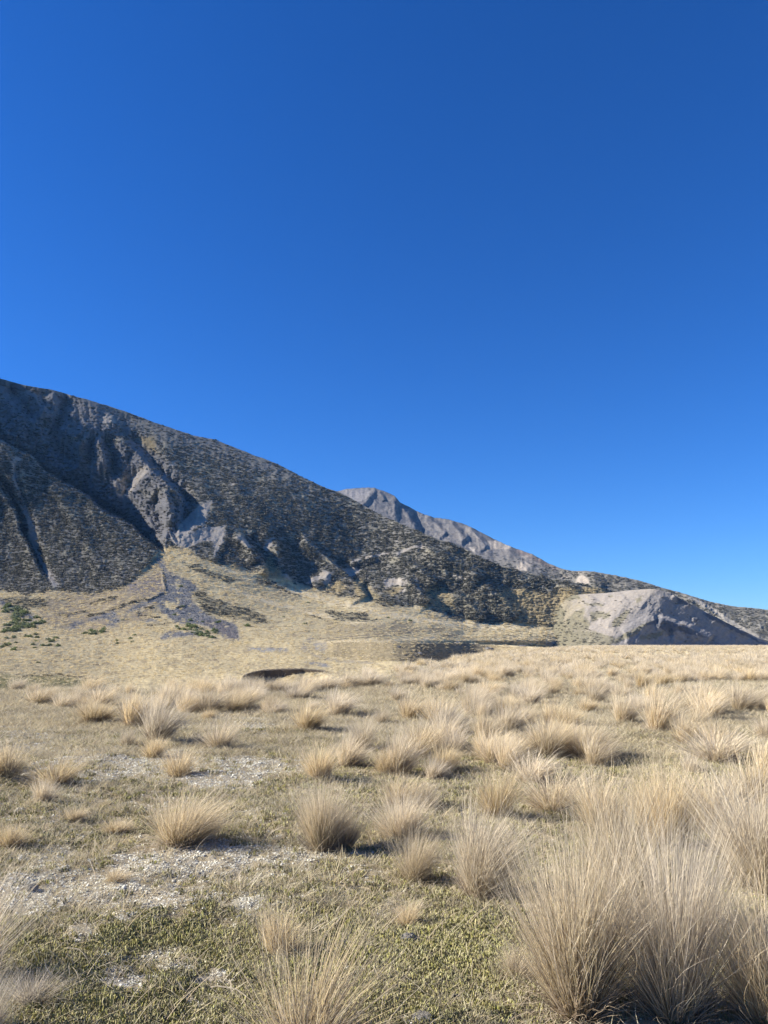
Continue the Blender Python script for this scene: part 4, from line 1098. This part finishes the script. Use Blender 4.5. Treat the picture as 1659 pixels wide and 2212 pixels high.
occupied = []
def place_tussock(px_, yb, yt, width, kinds, label, group=None, thatch=True, k=0, lean=0.0):
    gx, gy = ground_xy(px_, yb)
    H = (yb-yt)/F*gy*1.02
    W_ = width/F*gy
    me = kinds[k % len(kinds)]
    nat = 1.05
    sx = min(max(W_/nat, H*.6), H*2.2)
    root = bpy.data.objects.new('tussock', None); COL.objects.link(root)
    root.empty_display_size = .1
    root.location = (gx, gy, float(plateau_z(gx, gy))-.01)
    root.rotation_euler = (0, lean, .45*math.sin(k*2.7+1))
    root.scale = (sx, sx*.9, H)
    tag(root, label, 'grass tussock', group)
    b = linkobj('blades', me, root)
    if thatch: linkobj('dead_thatch', THATCH[k % 3], root)
    occupied.append((gx, gy, sx*.45))
    return root

# base x, base y, top y, width, kind, label
HERO = [
 (1250, 2185, 1800, 330, BIG, 'huge straw tussock filling the lower right, left one of the front pair'),
 (1462, 2200, 1790, 230, BIG, 'huge upright tussock with grey stems, right one of the front pair'),
 (1345, 2015, 1705, 230, BIG, 'tall pale tussock rising directly behind the huge front pair'),
 (1670, 2215, 1900, 330, BIG, 'spiky tussock cut by the bottom right corner'),
 (1660, 1925, 1660, 300, BIG, 'broad tussock cut by the right edge above the corner one'),
 (1440, 1835, 1635, 190, BIG, 'dense tussock behind the tallest one, right of centre right'),
 (1490, 2010, 1790, 170, BIG, 'shaggy arching tussock wedged behind the front pair'),
 (665, 2265, 1985, 330, SPARSE, 'sparse golden tussock cut by the bottom edge at centre'),
 (600, 2062, 1945, 110, MID, 'small grey thin tussock above the bottom centre golden one'),
 (395, 1824, 1712, 220, BIGL, 'wide fan-shaped tussock with swept stems left of centre'),
 (695, 1838, 1680, 140, BIG, 'golden upright tussock at the centre with orange base'),
 (868, 1812, 1705, 140, BIG, 'rounded pale tussock right of the golden centre one'),
 (745, 1830, 1740, 80, MID, 'dull brown tussock touching the right side of the golden centre one'),
 (900, 1905, 1790, 110, BIGL, 'small tussock leaning right, left neighbour of the one with the black shadow'),
 (1040, 1935, 1750, 200, BIGL, 'full straw tussock with an orange base and a black shadow beside it'),
 (1075, 1765, 1655, 110, MIDU, 'medium tussock behind the shadowed full one'),
 (1195, 1750, 1650, 150, MID, 'bowl-shaped tussock with flattened stems right of centre'),
 (1300, 1790, 1660, 150, MID, 'pale bushy tussock behind and left of the tallest ones'),
 (1550, 1800, 1650, 160, MID, 'pale spreading tussock near the right edge in the middle distance'),
 (1150, 1690, 1615, 110, MIDL, 'low swept tussock in the right middle field behind the bowl-shaped one'),
 (22, 1832, 1768, 90, MID, 'dark shaded low tussock at the left edge'),
 (-85, 2130, 1860, 250, SPARSE, 'long-stemmed tussock reaching in from the left edge'),
 (-40, 2240, 2070, 150, SPARSE, 'low tussock in the bottom left corner'),
 (70, 2165, 2100, 130, MID, 'flat greenish-grey tuft in the shade of the lower left'),
 (120, 1698, 1618, 110, MIDU, 'dark brown spiky tussock standing in white lichen at left'),
 (92, 1738, 1672, 60, MID, 'thin grey tussock just below the dark brown left one'),
 (385, 1678, 1605, 90, MIDU, 'reddish-brown tussock on white lichen left of centre'),
 (340, 1604, 1492, 110, MIDL, 'tall wind-swept tussock with dark base left of centre'),
 (290, 1568, 1485, 90, MIDL, 'wind-swept tussock directly behind the tall dark-based one'),
 (472, 1618, 1540, 85, MIDU, 'compact golden tussock beside the lichen, centre left'),
 (205, 1560, 1505, 105, MID, 'broad bushy tussock before the plateau rim at left'),
 (85, 1522, 1468, 75, MIDL, 'leaning tussock alone on the rim at far left'),
 (275, 1612, 1572, 36, MID, 'small yellow-green tuft left of the tall wind-swept tussock'),
 (690, 1682, 1588, 95, MIDU, 'upright golden tussock in the centre of the field'),
 (665, 1578, 1500, 85, MIDL, 'olive-based tussock in the centre behind the upright golden one'),
 (782, 1622, 1545, 75, MIDU, 'narrow tussock between two larger ones in the centre'),
 (900, 1632, 1548, 115, MIDU, 'dense round orange-tinged tussock right of centre'),
 (832, 1670, 1612, 60, MID, 'little brown tussock below the dense round one'),
 (1205, 1625, 1552, 100, MIDL, 'pale tussock, left of the close pair in the right middle field'),
 (1265, 1635, 1548, 90, MIDL, 'olive-based tussock, right of the close pair in the right middle field'),
 (1165, 1608, 1555, 60, MIDL, 'grey low tussock left of the close pair'),
 (1550, 1645, 1562, 150, MID, 'broad hemispherical tussock near the right edge'),
 (1345, 1565, 1488, 80, MIDL, 'grey feathery tussock in the right middle field'),
 (1425, 1585, 1478, 100, MIDL, 'tall pale yellow tussock with green base at right'),
 (1522, 1548, 1470, 90, MIDL, 'grey-green tussock right of the tall pale yellow one'),
 (1592, 1515, 1468, 60, MIDL, 'dark round tussock alone near the right edge'),
 (1485, 1608, 1525, 75, MIDL, 'greyish tussock between the broad one and the tall pale yellow one'),
 (1302, 1502, 1462, 50, MIDL, 'dark-based tussock in the far right field'),
 (1032, 1542, 1500, 48, MIDL, 'small olive tuft alone on bare ground right of centre'),
 (1145, 1522, 1470, 60, MIDL, 'dark swept tussock beyond the small olive tuft'),
 (1268, 1538, 1498, 50, MIDL, 'small round tuft in the right field beside bare turf'),
 (1052, 1505, 1458, 60, MIDL, 'bushy swept tussock in the far centre-right field'),
 (450, 1540, 1478, 85, MIDL, 'pale plumed tussock before the dark river cliff'),
 (505, 1534, 1480, 80, MIDL, 'purple-grey based tussock right of the pale plumed one'),
 (590, 1545, 1505, 60, MIDL, 'low grey tuft in front of the dark river cliff'),
 (730, 1545, 1480, 80, MIDL, 'plumed tussock right of the river cliff'),
 (945, 1562, 1490, 85, MIDL, 'pale arching tussock beyond the dense round one'),
 (990, 1590, 1545, 50, MIDL, 'whitish spiky tuft right of the dense round one'),
 (250, 1905, 1868, 60, MID, 'small brown tuft on the white lichen patch at left'),
 (160, 1772, 1735, 60, MID, 'yellow-green soft tuft at left above the moss'),
 (250, 1800, 1762, 80, MID, 'pale green tuft left of the wide fan-shaped tussock'),
 (880, 2000, 1935, 60, MID, 'sparse dry tuft in moss above the lichened stone'),
 (440, 1500, 1462, 60, MIDL, 'leftmost small tussock on the rim just before the river cliff'),
 (515, 1497, 1462, 62, MIDL, 'rim tussock touching the left tip of the dark river cliff'),
 (566, 1495, 1461, 58, MIDL, 'rim tussock under the left half of the dark river cliff'),
 (612, 1496, 1460, 66, MIDL, 'rim tussock under the middle of the dark river cliff'),
 (660, 1494, 1457, 66, MIDL, 'rim tussock hiding the right half of the dark river cliff'),
 (706, 1490, 1452, 66, MIDL, 'tall rim tussock covering the right tip of the river cliff'),
 (750, 1486, 1448, 60, MIDL, 'rim tussock one step right of the river cliff'),
 (800, 1482, 1440, 70, MIDL, 'large pale rim tussock where the old track meets the plain'),
 (640, 1512, 1472, 70, MIDL, 'swept tussock in front of the middle of the river cliff'),
 (545, 1514, 1476, 64, MIDL, 'swept tussock in front of the left part of the river cliff'),
 (1120, 2110, 2050, 110, MID, 'low orange-green tuft at the left foot of the biggest tussock'),
]
for k, (x, yb, yt, w, kinds, lb) in enumerate(HERO):
    place_tussock(x, yb, yt, w, kinds, lb, None, True, k)

# fill: counted tussocks (the largest) and the distant rest
def dens(px, py, Y):
    d = np.zeros_like(px)
    d = np.where(py < 1480, 1.0, d)
    d = np.where((py >= 1480) & (py < 1560), np.interp(px, [0, 250, 350, 700, 1659], [.35, .5, .95, .95, .75]), d)
    d = np.where((py >= 1560) & (py < 1750), np.interp(px, [0, 600, 700, 1000, 1150, 1659], [.08, .10, .30, .34, .48, .50]), d)
    d = np.where((py >= 1750) & (py < 1960), np.interp(px, [0, 900, 1180, 1300, 1659], [0, 0.02, .22, .40, .42]), d)
    d = np.where(py >= 1960, 0, d)
    return d
cand = []
Yc = np.concatenate([rng.uniform(5, 30, 5200), np.sqrt(rng.uniform(30**2, 90**2, 15000)), np.sqrt(rng.uniform(90**2, 560**2, 62000))])
Xc = rng.uniform(-.60, .62, len(Yc))*Yc
Zc = plateau_z(Xc, Yc)
pxc, pyc = proj(Xc, Yc, Zc)
area = np.where(Yc < 30, .61*(900-25)/5200, np.where(Yc < 90, .61*(8100-900)/15000, .61*(560**2-8100)/62000))
rho = np.where(Yc < 30, 1.5, np.where(Yc < 90, 1.5, np.interp(Yc, [90, 200, 560], [.75, .32, .10])))
clump = sstep(-.25, .25, fbm(Xc/3.2, Yc/4.2, 3, 301))*1.2*np.where(Yc > 60, .35+.65*sstep(-.2, .2, fbm(Xc/14, Yc/26, 3, 303)), 1)
keep = (rng.random(len(Yc)) < np.clip(rho*area*dens(pxc, pyc, Yc)*clump, 0, 1)) & (Yc < lower_edge(Xc, Yc)*1.02)
Xc, Yc, Zc, pxc, pyc = Xc[keep], Yc[keep], Zc[keep], pxc[keep], pyc[keep]
occ = np.array(occupied)
dd = np.hypot(Xc[:, None]-occ[None, :, 0], Yc[:, None]-occ[None, :, 1])
keep = (dd > occ[None, :, 2]*.9).all(1)
Xc, Yc, Zc, pxc, pyc = Xc[keep], Yc[keep], Zc[keep], pxc[keep], pyc[keep]
Hc = rng.uniform(.32, .72, len(Xc))*np.interp(Yc, [5, 12, 40, 90, 560], [.8, .95, 1.0, 1.15, 1.7])
order = np.argsort(-Hc/Yc)
vis = (pxc[order] > -30) & (pxc[order] < 1690)
order = np.concatenate([order[vis], order[~vis]])
big, rest = order[:235], order[235:]
MARKS = [(1250, 2100, 'the huge lower right pair'), (1040, 1935, 'the full tussock with the black shadow'), (695, 1838, 'the golden centre tussock'), (395, 1824, 'the wide fan-shaped tussock'),
 (1195, 1750, 'the bowl-shaped tussock'), (1440, 1835, 'the dense tussock behind the tallest'), (1550, 1645, 'the broad hemispherical tussock'), (1425, 1585, 'the tall pale yellow tussock'), (1592, 1515, 'the dark round tussock at right'),
 (1265, 1635, 'the close pair at right'), (1345, 1565, 'the grey feathery tussock'), (1302, 1502, 'the dark-based far tussock'), (1032, 1542, 'the small olive tuft'), (1145, 1522, 'the dark swept tussock'), (900, 1632, 'the dense round orange tussock'),
 (690, 1682, 'the upright golden tussock'), (665, 1578, 'the olive-based centre tussock'), (472, 1618, 'the compact golden tussock'), (340, 1604, 'the tall wind-swept tussock'), (205, 1560, 'the broad bushy rim tussock'),
 (85, 1522, 'the lone leaning rim tussock'), (450, 1540, 'the pale plumed tussock'), (590, 1545, 'the low grey tuft'), (730, 1545, 'the plumed tussock past the cliff'), (945, 1562, 'the pale arching tussock'), (1052, 1505, 'the bushy far centre tussock'),
 (800, 1482, 'the large pale rim tussock'), (620, 1490, 'the dark river cliff'), (940, 1450, 'the brown river bank'), (1420, 1440, 'the grey scree hill'), (1200, 1450, 'the left foot of the scree hill'), (120, 1698, 'the dark brown spiky tussock'), (1650, 1470, 'the right photo edge')]
NTH = ['', 'second ', 'third ', 'fourth ', 'fifth ', 'sixth ', 'seventh ', 'eighth ', 'ninth ', 'tenth ', 'eleventh ', 'twelfth ', 'thirteenth ', 'fourteenth ']
groups_ = {}
for i in big:
    d = [((pxc[i]-m[0]))**2+(2.2*(pyc[i]-m[1]))**2 for m in MARKS]
    k = int(np.argmin(d)); dx = pxc[i]-MARKS[k][0]; dy = 2.2*(pyc[i]-MARKS[k][1])
    w = ('left of' if dx < 0 else 'right of') if abs(dx) > abs(dy) else ('behind' if dy < 0 else 'in front of')
    groups_.setdefault((k, w), []).append((d[k], i))
LAB = {}
for (k, w), lst in groups_.items():
    lst.sort()
    for n_, (_, i) in enumerate(lst):
        sz_ = 'tall' if Hc[i] > .62 else ('low' if Hc[i] < .42 else 'mid-sized')
        LAB[i] = '%s straw tussock, %s %s %s' % (sz_, (NTH[n_]+'one') if n_ else 'the nearest', w, MARKS[k][2])
for k, i in enumerate(big):
    root = bpy.data.objects.new('tussock', None); COL.objects.link(root)
    root.location = (Xc[i], Yc[i], Zc[i]-.01); h = Hc[i]
    fat = rng.uniform(.8, 1.25)
    root.scale = (h*fat, h*fat, h); root.rotation_euler = (0, 0, rng.normal(0, .35))
    kinds = (BIG if Yc[i] < 7 else (MID if rng.random() < .35 and Yc[i] < 16 else MIDL))
    linkobj('blades', kinds[k % len(kinds)], root)
    if Yc[i] < 14: linkobj('dead_thatch', THATCH[k % 3], root)
    tag(root, LAB[i], 'grass tussock', 'tussocks over the plain')
near = rest[Yc[rest] < 70]; farr = rest[Yc[rest] >= 70]
print('tussocks', len(big), len(near), len(farr))
rr_ = rest; n = len(rr_)
fat = rng.uniform(.8, 1.3, n)
idx = np.where(Yc[rr_] < 70, rng.integers(0, 6, n), 6+rng.integers(0, 4, n))
scatter('distant_tussocks', np.c_[Xc[rr_], Yc[rr_], Zc[rr_]-.01], np.c_[np.zeros(n), np.zeros(n), rng.normal(0, .35, n)], np.c_[Hc[rr_]*fat, Hc[rr_]*fat, Hc[rr_]], idx, FAR+TINY,
        'straw tussocks merging into a pale band across the far plain', 'grass')

# ------------------------------------------------------------------ short grass, moss, lichen
def near_points(n, y0, y1, power):
    """points in the view wedge, denser close up (density ~ 1/Y**power)"""
    q = rng.random(n)
    e = 2-power
    Y = (y0**e+(y1**e-y0**e)*q)**(1/e)
    X = rng.uniform(-.60, .60, n)*(Y+.5)
    m = int(n*.45)                                   # ground just outside the view on both sides
    Y2 = (y0**e+(y1**e-y0**e)*rng2.random(m))**(1/e)
    X2 = np.where(rng2.random(m) < .5, -1, 1)*(.60*(Y2+.5)+3.2*rng2.random(m))
    return np.r_[X, X2], np.r_[Y, Y2]
grass_src = [blades(22, 3, .05, .85, .10, .7, .0028, (.1, 0), .5, 800+s, .3, .5, M_short, 'short_grass', .1) for s in range(6)]
X, Y = near_points(64000, 3.2, 34, 1.5)
li, mo = ground_masks(X, Y)
cl = sstep(-.25, .3, fbm(X/.5, Y/.5, 3, 401)+.08)
k = rng.random(len(X)) < np.clip((1-.8*li)*(1-.55*mo)*(.28+.95*cl), 0, 1)
X, Y = X[k], Y[k]; n = len(X)
s_ = rng.uniform(.35, 1.15, n)*np.interp(Y, [3, 8, 34], [.75, 1.2, 2.6])*np.where(rng.random(n) < .06, 1.7, 1)
scatter('short_grass', np.c_[X, Y, plateau_z(X, Y)-.004], np.c_[rng.normal(0, .12, n), rng.normal(0, .12, n), rng.random(n)*6.28], np.c_[s_*1.2, s_*1.2, s_*.8], rng.integers(0, 6, n), grass_src,
        'short dry grass between the tussocks', 'grass')
print('short', n)
moss_src = [moss_tuft(900+s, M_moss, 'moss_tuft') for s in range(5)]
X, Y = near_points(150000, 3.2, 14, 1.3)
li, mo = ground_masks(X, Y)
k = rng.random(len(X)) < np.clip(mo*.72+.10*(1-li), 0, 1)
X, Y = X[k], Y[k]; n = len(X)
s_ = rng.uniform(.7, 1.4, n)*np.interp(Y, [3, 14], [.95, 2.0])
scatter('moss', np.c_[X, Y, plateau_z(X, Y)], np.c_[rng.normal(0, .15, n), rng.normal(0, .15, n), rng.random(n)*6.28], np.c_[s_, s_, s_], rng.integers(0, 5, n), moss_src, 'olive green moss carpeting the ground in the foreground', 'moss')
print('moss', n)
lich_src = [lump(950+s, M_lich, 'lichen_nodule', 7, 5, .45, .6) for s in range(5)]
X, Y = near_points(480000, 3.2, 30, 1.6)
li, mo = ground_masks(X, Y)
k = rng.random(len(X)) < np.clip(li*.88*sstep(-.35, .15, fbm(X/.11, Y/.13, 2, 431)+.05)+.03, 0, 1)
X, Y = X[k], Y[k]; n = len(X)
s_ = rng.uniform(.003, .0075, n)*np.interp(Y, [3, 8, 30], [.9, 1.3, 3.4])*np.where(rng.random(n) < .05, 1.8, 1)
scatter('lichen', np.c_[X, Y, plateau_z(X, Y)+.006], np.c_[rng.normal(0, .4, n), rng.normal(0, .4, n), rng.random(n)*6.28], np.c_[s_, s_, s_], rng.integers(0, 5, n), lich_src, 'pale grey lichen crusts in broken patches on the ground', 'lichen')
print('lichen', n)
stalk_src = [blades(4, 5, .05, 1.25, .22, .6, .0032, (.2, 0), .7, 860+s, .4, .5, M_short, 'dry_stalks', .4) for s in range(5)]
X, Y = near_points(9000, 3.2, 16, 1.4)
n = len(X); s_ = rng.uniform(.5, 1.3, n)
scatter('dry_stalks', np.c_[X, Y, plateau_z(X, Y)], np.c_[np.zeros(n), np.zeros(n), rng.random(n)*6.28], np.c_[s_, s_, s_*.8], rng.integers(0, 5, n), stalk_src, 'thin dry stalks leaning over the turf', 'grass')
X = rng.uniform(-.6, .6, 60000); Y = 1.6/rng.uniform(1.6/90, 1.6/11, 60000); X = X*Y
X = np.where(rng.random(len(X)) < .35, X, X)
cl = sstep(-.3, .3, fbm(X/1.6, Y/2.4, 3, 411)+.1)
li, mo = ground_masks(X, Y)
ok = (Y < lower_edge(X, Y)*1.01) & (rng.random(len(X)) < (.15+.85*cl)*(1-.7*li))
X, Y = X[ok], Y[ok]; n = len(X); s_ = rng.uniform(.6, 1.5, n)*np.interp(Y, [11, 40, 90], [1.4, 2.4, 4.0])
scatter('rough_turf', np.c_[X, Y, plateau_z(X, Y)-.005], np.c_[np.zeros(n), np.zeros(n), rng.random(n)*6.28], np.c_[s_*1.3, s_*1.3, s_*.7], rng.integers(0, 6, n), grass_src, 'rough dry turf tufts out to the plateau rim', 'grass')
Y = rng2.uniform(2.5, 30, 170); X = np.where(rng2.random(170) < .3, -1, 1)*(.64*Y+.9+3.4*rng2.random(170))
n = len(X); h_ = rng2.uniform(.4, .75, n)
scatter('outlying_tussocks', np.c_[X, Y, plateau_z(X, Y)-.01], np.c_[np.zeros(n), np.zeros(n), rng2.normal(0, .4, n)], np.c_[h_, h_, h_], rng2.integers(0, 5, n), MID, 'straw tussocks continuing on both sides of the view', 'grass')
